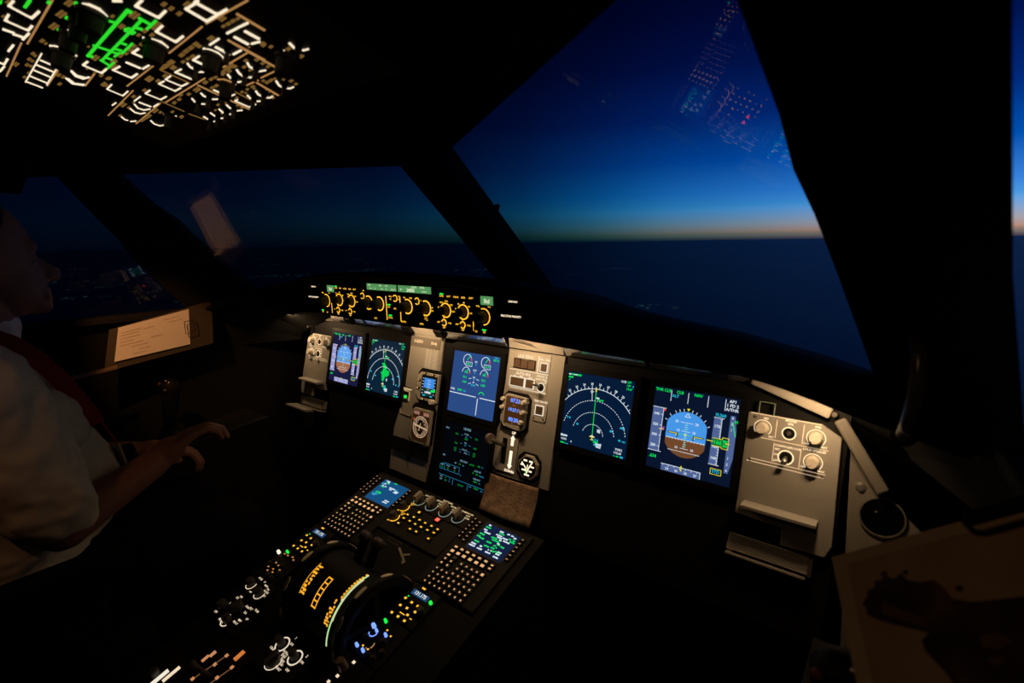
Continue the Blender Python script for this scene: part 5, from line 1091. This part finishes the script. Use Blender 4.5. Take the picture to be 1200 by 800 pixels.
# dim amber legends, too small to read
LG_ = {1: [(650, 25, 11), (575, 130, 12), (505, 245, 11), (395, 380, 6), (430, 405, 4), (310, 500, 5), (275, 552, 5), (255, 605, 5), (290, 618, 4), (150, 600, 7), (550, 700, 6), (595, 720, 5), (230, 720, 4), (75, 15, 6), (30, 150, 4), (560, 785, 5), (330, 520, 4), (305, 570, 4), (270, 680, 4)],
       2: [(620, 140, 12), (500, 245, 8), (415, 150, 5), (840, 225, 8), (805, 258, 7), (720, 285, 7), (660, 325, 5), (785, 325, 6), (690, 410, 6), (255, 540, 9), (615, 430, 6), (580, 465, 6), (545, 500, 5), (490, 520, 6), (440, 565, 4), (430, 620, 9), (330, 790, 6), (760, 735, 9), (840, 757, 5), (180, 640, 4), (250, 680, 4), (310, 705, 5), (370, 733, 5), (265, 320, 4), (150, 410, 3), (190, 435, 3)],
       3: [(20, 40, 7), (95, 85, 7), (180, 138, 7), (265, 40, 9), (625, 190, 9), (640, 270, 5), (690, 245, 6), (740, 215, 6), (790, 190, 5), (510, 395, 8), (205, 570, 7), (250, 530, 7), (300, 495, 7), (350, 455, 7), (390, 480, 5), (220, 640, 5), (270, 610, 5), (320, 585, 6), (435, 575, 4), (30, 690, 8), (90, 645, 8), (115, 700, 7), (1050, 450, 6), (905, 488, 3), (680, 690, 5), (720, 665, 5), (660, 720, 5), (700, 740, 5), (760, 690, 5), (640, 760, 5)],
       4: [(490, 200, 9), (655, 165, 6), (580, 215, 5), (440, 315, 5), (325, 380, 5), (215, 465, 8), (275, 495, 4), (185, 578, 4), (545, 525, 8), (415, 625, 6), (455, 600, 6), (490, 580, 5), (75, 190, 5), (40, 265, 5), (20, 245, 5), (325, 445, 3), (740, 80, 7), (630, 85, 6), (680, 55, 6), (730, 25, 6), (750, 445, 5), (800, 410, 5), (900, 355, 5), (815, 365, 5), (985, 310, 8), (605, 545, 4), (730, 540, 4), (825, 592, 5), (120, 20, 8), (100, 70, 8)],
       5: [(465, 165, 5), (570, 155, 6), (625, 190, 5), (675, 220, 5), (450, 225, 5), (505, 255, 4), (865, 55, 6), (985, 125, 6), (700, 35, 5), (630, 20, 6), (630, 355, 4), (665, 370, 5), (700, 350, 5), (735, 335, 4), (820, 340, 4), (890, 355, 5), (935, 385, 4), (720, 515, 4), (85, 370, 6), (150, 420, 5), (190, 400, 5), (430, 460, 4), (480, 435, 4), (530, 410, 5), (660, 435, 3), (690, 455, 3), (730, 478, 3), (380, 515, 4), (430, 605, 4), (390, 585, 4), (270, 565, 4), (205, 580, 4), (180, 630, 3), (240, 660, 3), (300, 235, 5), (325, 215, 5), (275, 250, 5), (350, 220, 5), (250, 270, 4), (140, 340, 5), (180, 320, 5), (250, 295, 4), (25, 30, 5), (90, 60, 4), (290, 150, 4), (260, 140, 4), (545, 430, 3), (465, 470, 3), (75, 120, 5), (20, 430, 4), (310, 235, 5)]}
acc = {}
for reg, L in LG_.items():
    for x, y, s in L:
        (u, v), (u2, v2) = oz(reg, [(x - s * 2.6, y + s * 1.5), (x + s * 2.6, y - s * 1.5)]); cu, cv_ = (u + u2) / 2, (v + v2) / 2
        r_, mu, mv = module(cu, cv_); mb = acc.setdefault(r_.name, (MB(), r_))[0]
        zs = REG[reg][2]; h = s * .40
        for k in (-1, 1):      # two rows of characters
            cx_, cy_ = x / zs + k * h * .42, y / zs + k * h * .26
            A = [OV.px(REG[reg][0] + cx_ + a * h * .80 + c_ * h * .30, REG[reg][1] + cy_ - a * h * .58 + c_ * h * .17) for a, c_ in ((-1, -1), (1, -1), (1, 1), (-1, 1))]
            mb.prism([(p[0] - mu, p[1] - mv) for p in A], 0, .8)
for mb, r_ in acc.values(): mb.build('panel_legend', AMBD, r_)
P = [OV.p(u, v, -7) for u, v in ((-425, -135), (350, -135), (350, 335), (-425, 335))]
slabpoly('overhead_housing', P, .03, (0, .2, 1), DARK, c_ceiling)

# ------------------------------------------------------------------ side consoles, clipboards, side stick
def console(s_, who):
    c_ = tag(empty('side_console', (s_ * .9, -.5, 0)), 'dark side console under the window beside the %s' % who, 'console')
    vs = [(s_ * x, y, z) for x, y, z in ((.80, -.16, .003), (.95, -.16, .003), (.96, -.60, .003), (.80, -.60, .003), (.80, -.16, .66), (.95, -.16, .66), (.96, -.60, .62), (.80, -.60, .62))]
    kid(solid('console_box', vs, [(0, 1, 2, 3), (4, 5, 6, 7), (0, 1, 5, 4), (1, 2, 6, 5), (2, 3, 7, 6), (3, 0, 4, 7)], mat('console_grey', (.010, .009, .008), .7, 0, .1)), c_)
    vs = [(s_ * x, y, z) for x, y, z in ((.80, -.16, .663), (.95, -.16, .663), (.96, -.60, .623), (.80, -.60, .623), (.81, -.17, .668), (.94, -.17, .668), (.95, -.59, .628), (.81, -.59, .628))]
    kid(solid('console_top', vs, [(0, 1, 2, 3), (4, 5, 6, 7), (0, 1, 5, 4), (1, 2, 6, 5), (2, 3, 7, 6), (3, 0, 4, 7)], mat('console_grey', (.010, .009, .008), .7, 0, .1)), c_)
    return c_
console(1, 'first officer'); console(-1, 'captain')
def sidestick(loc, who):
    s = tag(empty('side_stick', loc), 'black side stick grip on the %s console' % who, 'side stick')
    tube('boot', [(0, 0, 0), (0, 0, .02), (0, 0, .05)], [.045, .038, .018], BLACK, s, 18)
    tube('grip', [(0, 0, .045), (0, .004, .08), (-.003, .012, .12), (-.006, .018, .155), (-.006, .022, .175), (-.006, .026, .19)], [.015, .019, .021, .024, .027, .012], BLACK, s, 16)
    tube('thumb_button', [(-.02, .0, .176), (-.024, -.006, .18)], .0055, mat('button_dull_red', (.12, .02, .015), .4), s, 10)
    for dx, dy, dz in ((.004, .006, .192), (.015, .01, .188), (.019, -.004, .168)): tube('screw', [(dx, dy, dz - .004), (dx, dy - .001, dz)], .003, STEEL, s, 8)
sidestick((.853, -.43, .65), 'first officer'); sidestick((-.853, -.43, .65), 'captain')
# captain clipboard on the window ledge
cbd = tag(empty('clipboard', (-.90, -.42, .955)), 'clipboard with white paper sheet leaning under the captain side window', 'clipboard')
Cc = Vector((-.90, -.42, .955))
def cq(x, y, X): d_ = _f * FPX + CR * (x - 600) - CU * (y - 400); return CAM + d_ * ((X - CAM.x) / d_.x)
def quad(name, pts, th, material, parent, org, n=None):
    P = [Vector(p) - org for p in pts]; nn = (P[1] - P[0]).cross(P[2] - P[1]).normalized()
    if nn.dot(CAM - org) < 0: nn = -nn
    return slabpoly(name, [p for p in P], th, nn, material, parent)
bd = [cq(128, 386, -.915), cq(248, 352, -.915), cq(250, 402, -.885), cq(122, 436, -.885)]
quad('board', bd, -.004, mat('board_brown', (.05, .04, .028), .7), cbd, Cc)
pp = [cq(138.5, 384, -.912), cq(221, 362, -.912), cq(223, 403, -.885), cq(134, 424, -.885)]
sh_ = quad('paper_sheet', pp, .0008, PAPER, cbd, Cc)
for i, (a, b_, r0, r1) in enumerate([(.05, .32, .18, .18), (.05, .28, .26, .26), (.35, .5, .22, .22), (.62, .85, .12, .12), (.7, .9, .22, .22), (.05, .3, .36, .36), (.05, .22, .46, .46), (.05, .35, .56, .56), (.45, .62, .52, .52), (.2, .42, .66, .66), (.3, .45, .78, .78), (.22, .4, .88, .88)]):
    A = pp[0].lerp(pp[1], a).lerp(pp[3].lerp(pp[2], a), r0); B = pp[0].lerp(pp[1], b_).lerp(pp[3].lerp(pp[2], b_), r1); dn = (pp[3] - pp[0]).normalized() * .0022
    quad('written_line', [A, B, B + dn, A + dn], .0012, mat('pencil', (.50, .42, .34), .8), cbd, Cc)
cl = [cq(215, 377, -.895), cq(226, 374, -.895), cq(228, 388, -.885), cq(217, 391, -.885)]
tube('clip_wire', [p - Cc + Vector((.006, 0, 0)) for p in cl + cl[:1]], .0012, BLACK, cbd, 8)
lip = quad('ledge_lip', [cq(70, 444, -.86), cq(137, 428, -.86), cq(137, 432, -.86), cq(70, 449, -.86)], .004, PAPERB, cbd, Cc)
# first officer clipboard, close to the camera
Co = Vector((.832, -.40, .93)); e1 = Vector((.784, 0, .62)).normalized(); e2 = Vector((.419, -.872, -.253)); e2 = (e2 - e1 * e2.dot(e1)).normalized()
cf_ = tag(empty('clipboard', tuple(Co)), 'brown lit clipboard with a dark picture page at the lower right corner', 'clipboard')  # the page bears an unidentified dark shape
CF = Frame((0, 0, 0), e1, -e2)
def cfb(mb, name, material, parent=cf_):
    o_ = mb.build(name, material, parent); o_.matrix_local = Matrix((CF.U, CF.V, CF.N)).transposed().to_4x4(); return o_
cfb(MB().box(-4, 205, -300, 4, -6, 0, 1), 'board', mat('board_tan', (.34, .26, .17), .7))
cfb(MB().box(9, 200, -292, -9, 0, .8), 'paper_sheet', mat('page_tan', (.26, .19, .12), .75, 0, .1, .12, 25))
pic = bpy.data.materials.new('picture_page'); pic.use_nodes = True; t = pic.node_tree; b = t.nodes['Principled BSDF']; b.inputs['Roughness'].default_value = .75; b.inputs['Specular IOR Level'].default_value = .1  # mottled dark tone for an unidentified shape on the page
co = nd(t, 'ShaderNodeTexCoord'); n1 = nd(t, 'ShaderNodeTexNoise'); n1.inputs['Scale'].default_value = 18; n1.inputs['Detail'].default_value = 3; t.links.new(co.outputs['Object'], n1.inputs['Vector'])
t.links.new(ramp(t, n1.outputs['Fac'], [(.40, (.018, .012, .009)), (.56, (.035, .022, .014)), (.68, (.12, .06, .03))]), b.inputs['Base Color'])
def cfpx(x, y):
    d_ = _f * FPX + CR * (x - 600) - CU * (y - 400); q = CAM + d_ * ((Co - CAM).dot(CF.N) / d_.dot(CF.N)) - Co
    return (min(q.dot(CF.U) * 1000, 199), max(q.dot(CF.V) * 1000, -291))
cfb(MB().prism([cfpx(*q) for q in [(1013, 706), (1021, 694), (1029, 684), (1038, 675), (1049, 679), (1057, 672), (1064, 680), (1080, 683), (1095, 680), (1107, 689), (1117, 702), (1140, 706), (1170, 703), (1215, 698), (1235, 830), (1132, 830), (1112, 792), (1086, 764), (1081, 751), (1090, 742), (1060, 735), (1036, 729), (1018, 721)]], .8, 1.1), 'picture_print', pic)  # outline of the unidentified dark shape
for L_q in ([(1034, 708), (1050, 712), (1087, 726), (1088, 735), (1060, 728), (1036, 719)], [(1150, 745), (1172, 741), (1188, 752), (1170, 762), (1152, 758)], [(1158, 772), (1180, 770), (1176, 780), (1160, 780)]): cfb(MB().prism([cfpx(*q) for q in L_q], 1.1, 1.25), 'picture_print', mat('picture_brown', (.085, .05, .03), .75, 0, .1, .2, 60))  # brown patches on the unidentified dark shape
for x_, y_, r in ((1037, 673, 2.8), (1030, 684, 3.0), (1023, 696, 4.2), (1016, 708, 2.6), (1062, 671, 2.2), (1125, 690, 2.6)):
    u, v = cfpx(x_, y_); cfb(MB().cyl(u, v, r, .8, 1.2, 14), 'picture_print', pic)  # round bits of the same unidentified dark shape
cw = [(108, -2), (112, -13), (118, -16), (168, -14), (178, -10), (183, -1)]
o_ = tube('clip_wire', [CF.U * (u * .001) + CF.V * (v * .001) + CF.N * .004 for u, v in cw], .0022, BLACK, cf_, 8)
cfb(MB().box(110, 182, -4, 6, 0, 7, 1.5), 'clip_bar', BLACK)

# ------------------------------------------------------------------ captain, seat and harness
seat = tag(empty('pilot_seat', (-.53, -.95, 0)), 'dark pilot seat carrying the captain', 'seat')
def sbox(name, x0, x1, y0, y1, z0, z1, material, bev=.03, tilt=0):
    vs = [(x, y + tilt * (z - z0), z) for z in (z0, z1) for x, y in ((x0, y0), (x1, y0), (x1, y1), (x0, y1))]
    o_ = kid(solid(name, vs, [(0, 1, 2, 3), (4, 5, 6, 7), (0, 1, 5, 4), (1, 2, 6, 5), (2, 3, 7, 6), (3, 0, 4, 7)], material, None, True), seat)
    md = o_.modifiers.new('bevel', 'BEVEL'); md.width = bev; md.segments = 4; return o_
SEATM = mat('seat_fabric_dark', (.006, .006, .0065), .9, 0, .05)
sbox('seat_cushion', -.77, -.29, -1.12, -.66, .36, .46, SEATM); sbox('seat_back', -.76, -.30, -1.14, -1.04, .44, 1.06, SEATM, .03, -.12); sbox('headrest', -.65, -.41, -1.24, -1.14, 1.09, 1.26, SEATM, .03, -.1)
sbox('seat_base', -.68, -.38, -1.05, -.75, .01, .36, BLACK, .02); sbox('armrest', -.82, -.78, -1.1, -.78, .62, .67, SEATM, .015); sbox('armrest', -.30, -.245, -1.14, -.70, .625, .675, SEATM, .015); sbox('armrest_side', -.29, -.262, -1.12, -.74, .36, .63, SEATM, .01)
per = tag(empty('person', (-.53, -.95, .46)), 'seated person in a white short-sleeved shirt reaching a hand forward, left edge', 'person')
def volume(name, parts, material, vox, smooth_it, parent):
    bm = bmesh.new()
    for kind, a, b_, r0, r1, sc_ in parts:
        a = Vector(a)
        if kind == 'ell':
            M = Matrix.Translation(a) @ (Matrix.Rotation(r1, 4, 'X') if r1 else Matrix.Identity(4)) @ Matrix.Diagonal((*sc_, 1)); bmesh.ops.create_uvsphere(bm, u_segments=24, v_segments=16, radius=1, matrix=M)
        else:
            b_ = Vector(b_); n = 6; d = b_ - a
            for i in range(n + 1):
                bmesh.ops.create_icosphere(bm, subdivisions=2, radius=1, matrix=Matrix.Translation(a + d * i / n) @ Matrix.Diagonal((*[(r0 + (r1 - r0) * i / n) * q for q in (sc_ or (1, 1, 1))], 1)))
            q = d.to_track_quat('Z', 'Y').to_matrix().to_4x4(); s2 = sc_ or (1, 1, 1)
            if not sc_:
                bmesh.ops.create_cone(bm, cap_ends=True, segments=16, radius1=r0, radius2=r1, depth=d.length, matrix=Matrix.Translation((a + b_) / 2) @ q)
    me = bpy.data.meshes.new(name); bm.to_mesh(me); bm.free(); me.materials.append(material)
    o_ = bpy.data.objects.new(name, me); COL.objects.link(o_)
    md = o_.modifiers.new('remesh', 'REMESH'); md.mode = 'VOXEL'; md.voxel_size = vox; md.use_smooth_shade = True
    md = o_.modifiers.new('smooth', 'SMOOTH'); md.factor = .5; md.iterations = smooth_it
    kid(o_, parent); return o_
SKIN = mat('skin', (.24, .10, .065), .55, 0, .2)
C_ = lambda a, b_, r0, r1, s=None: ('cap', a, b_, r0, r1, s)
E_ = lambda a, s, rot=0: ('ell', a, None, 0, rot, s)
hx = -.53
body = [E_((hx, -.80, 1.225), (.074, .092, .108)), E_((hx, -.762, 1.165), (.056, .064, .07)), C_((hx, -.735, 1.13), (hx, -.715, 1.12), .03, .022), C_((hx, -.722, 1.215), (hx, -.688, 1.178), .010, .016), C_((hx - .012, -.694, 1.176), (hx + .012, -.694, 1.176), .011, .011),
        C_((hx - .03, -.722, 1.235), (hx + .03, -.722, 1.235), .016, .016), C_((hx - .02, -.704, 1.147), (hx + .02, -.704, 1.147), .008, .008), C_((hx - .018, -.703, 1.135), (hx + .018, -.703, 1.135), .008, .008),
        E_((hx - .076, -.80, 1.205), (.010, .022, .034)), E_((hx + .076, -.80, 1.205), (.010, .022, .034)), E_((hx - .03, -.722, 1.213), (.013, .012, .012)), E_((hx + .03, -.722, 1.213), (.013, .012, .012)),
        C_((hx, -.83, 1.02), (hx, -.80, 1.16), .062, .056),
        C_((hx, -.86, .56), (hx, -.84, .96), .15, .15, (1, .75, 1)), C_((hx - .15, -.85, .985), (hx + .15, -.85, .985), .07, .07),
        C_((hx - .09, -.86, .54), (hx - .11, -.48, .53), .085, .065), C_((hx + .09, -.86, .54), (hx + .11, -.48, .53), .085, .065), C_((hx - .11, -.48, .53), (hx - .11, -.38, .14), .06, .042), C_((hx + .11, -.48, .53), (hx + .11, -.38, .14), .06, .042), C_((hx - .11, -.40, .08), (hx - .11, -.24, .06), .045, .035), C_((hx + .11, -.40, .08), (hx + .11, -.24, .06), .045, .035)]
# right arm reaching forward with a loosely curled hand
sR, eR, wR = Vector((-.345, -.84, .985)), Vector((-.325, -.775, .725)), Vector((-.395, -.600, .768))
body += [C_(sR, eR, .056, .045), C_(eR, wR, .044, .030)]
def hand(w, fwd, up, s_, sc_=1.0):
    fwd = Vector(fwd).normalized(); up = Vector(up); up = (up - fwd * up.dot(fwd)).normalized(); sd = fwd.cross(up) * s_
    out = [C_(w, w + fwd * .04, .026, .030)]
    kn = []
    for i in range(4):
        k = w + fwd * (.088 - .004 * abs(i - 1)) + sd * ((i - 1.5) * .020); kn.append(k); out.append(C_(w + fwd * .03 + sd * ((i - 1.5) * .012), k, .016, .0115))
    for i, L in enumerate((.040, .045, .042, .033)):
        k = kn[i]; a = k + fwd * L * .95 - up * L * .35; b_ = a + fwd * L * .4 - up * L * .65; c2 = b_ - fwd * L * .1 - up * L * .5
        out += [C_(k, a, .0105, .0095), C_(a, b_, .0095, .0085), C_(b_, c2, .0085, .0075)]
    t0 = w + fwd * .025 + sd * -.026; t1 = t0 + fwd * .035 - sd * .028 - up * .012; t2 = t1 + fwd * .034 + sd * .004 - up * .008
    out += [C_(t0, t1, .015, .0115), C_(t1, t2, .011, .009)]
    return out
body += hand(wR, (-.15, .85, .45), (-.25, -.4, 1), 1)
sL, eL, wL = Vector((-.715, -.84, .985)), Vector((-.755, -.76, .73)), Vector((-.70, -.56, .70))
body += [C_(sL, eL, .056, .045), C_(eL, wL, .044, .030)] + hand(wL, (.25, .9, -.1), (0, 0, 1), -1)
volume('body', body, SKIN, .0042, 3, per)
shirt = [C_((hx, -.85, .56), (hx, -.835, .70), .185, .178, (1, .82, 1)), C_((hx, -.835, .70), (hx, -.83, .92), .178, .165, (1, .82, 1)), C_((hx - .14, -.85, .99), (hx + .14, -.85, .99), .083, .083), C_((hx, -.83, 1.02), (hx, -.815, 1.075), .072, .066), E_((hx, -.76, .74), (.15, .125, .15)), E_((hx + .07, -.76, .9), (.09, .075, .1)), E_((hx - .07, -.76, .9), (.09, .075, .1)),
         C_(sR + Vector((-.02, 0, .012)), sR.lerp(eR, .82), .080, .072), C_(sL + Vector((.02, 0, .012)), sL.lerp(eL, .82), .080, .072)]
so = volume('shirt', shirt, mat('white_shirt_cotton', (.60, .53, .44), .85, 0, .1, .04, 60), .006, 6, per)
tx = bpy.data.textures.new('cloth_folds', 'CLOUDS'); tx.noise_scale = .075; tx.noise_depth = 2
md = so.modifiers.new('folds', 'DISPLACE'); md.texture = tx; md.texture_coords = 'GLOBAL'; md.strength = .03; md.mid_level = .5
volume('trousers', [C_((hx - .09, -.86, .54), (hx - .11, -.46, .535), .10, .078), C_((hx + .09, -.86, .54), (hx + .11, -.46, .535), .10, .078), C_((hx - .11, -.46, .53), (hx - .11, -.375, .12), .074, .06), C_((hx + .11, -.46, .53), (hx + .11, -.375, .12), .074, .06), E_((hx, -.88, .55), (.18, .13, .10))], mat('trousers_navy', (.004, .004, .006), .9, 0, .05), .008, 4, per)
volume('hair', [E_((hx, -.825, 1.255), (.083, .098, .10)), E_((hx, -.865, 1.20), (.074, .055, .08))], mat('hair_dark', (.015, .011, .009), .7), .006, 2, per)
har = tag(empty('seat_harness', (-.53, -.70, .8)), 'red shoulder harness straps with round buckle across the white shirt', 'harness')
def ribbon(name, pts, wd, th, material, parent, side):
    P = [Vector(p) for p in pts]; vs = []; fs = []; sd = Vector(side).normalized()
    for i, p in enumerate(P):
        tt = (P[min(i + 1, len(P) - 1)] - P[max(i - 1, 0)]).normalized(); s2 = (sd - tt * sd.dot(tt)).normalized(); n = tt.cross(s2)
        vs += [p + s2 * wd / 2, p - s2 * wd / 2, p - s2 * wd / 2 + n * th, p + s2 * wd / 2 + n * th]
    for i in range(len(P) - 1):
        for j in range(4): fs.append((4 * i + j, 4 * i + (j + 1) % 4, 4 * i + 4 + (j + 1) % 4, 4 * i + 4 + j))
    fs += [(0, 1, 2, 3), tuple(4 * (len(P) - 1) + j for j in range(4))]
    return kid(solid(name, vs, fs, material, None), parent)
HR = mat('harness_red', (.30, .02, .025), .7, 0, .2, .2, 400)
sp_ = [(-40, 388, -.42), (-12, 394, -.40), (15, 403, -.385), (40, 418, -.38), (64, 438, -.385), (86, 461, -.395), (104, 483, -.41), (112, 496, -.43)]
ribbon('strap', [cq(x, y, X) for x, y, X in sp_], .030, .003, HR, har, (.25, .8, .5))
X0 = hx - .085
ribbon('strap', [(X0, -.96, 1.04), (X0, -.90, 1.088), (X0, -.85, 1.096), (X0, -.795, 1.085), (X0 + .005, -.735, 1.03), (X0 + .015, -.695, .97), (X0 + .03, -.668, .90), (X0 + .05, -.64, .83), (hx - .02, -.622, .775)], .045, .003, HR, har, (1, 0, 0))
b_ = tube('buckle', [(hx, -.615, .75), (hx, -.60, .752)], .032, BLACK, None, 20); kid(b_, har)
# loose white tab of the harness by the pocket
kid(bar('strap_tab', (hx + .03, -.64, .80), (hx + .06, -.63, .70), .05, .004, mat('tab_cream', (.5, .45, .36), .7), None, (0, -1, .2), .001), har)

# ------------------------------------------------------------------ reading lamps
def spot(loc, target, energy, size, label, blend=.6, rad=.012, col=(1.0, .52, .24)):
    f_ = tag(empty('reading_lamp', loc), label, 'lamp', 'reading lamps')
    d = (Vector(target) - Vector(loc)).normalized()
    kid(tube('lamp_head', [Vector(loc) - d * .05, Vector(loc) - d * .045, Vector(loc) - d * .012, Vector(loc) - d * .002], [.012, .019, .022, .024], BLACK, None, 16), f_)
    lamp('reading_light', 'SPOT', Vector(loc) + d * .004, target, energy, col, f_, spot_size=R(size), spot_blend=blend, shadow_soft_size=rad)
spot((-.52, -.70, 1.38), (-.90, -.42, .97), 8.5, 36, 'small reading lamp aimed at the captain clipboard', .6, .012, (1, .41, .13))
spot((.0, -1.20, 1.46), (-.36, -.82, .76), 1.3, 34, 'small reading lamp aimed down at the captain shirt', .6, .012, (1, .46, .19))
spot((.60, -.98, 1.50), (.92, -.46, .92), .95, 44, 'small reading lamp aimed at the first officer clipboard')
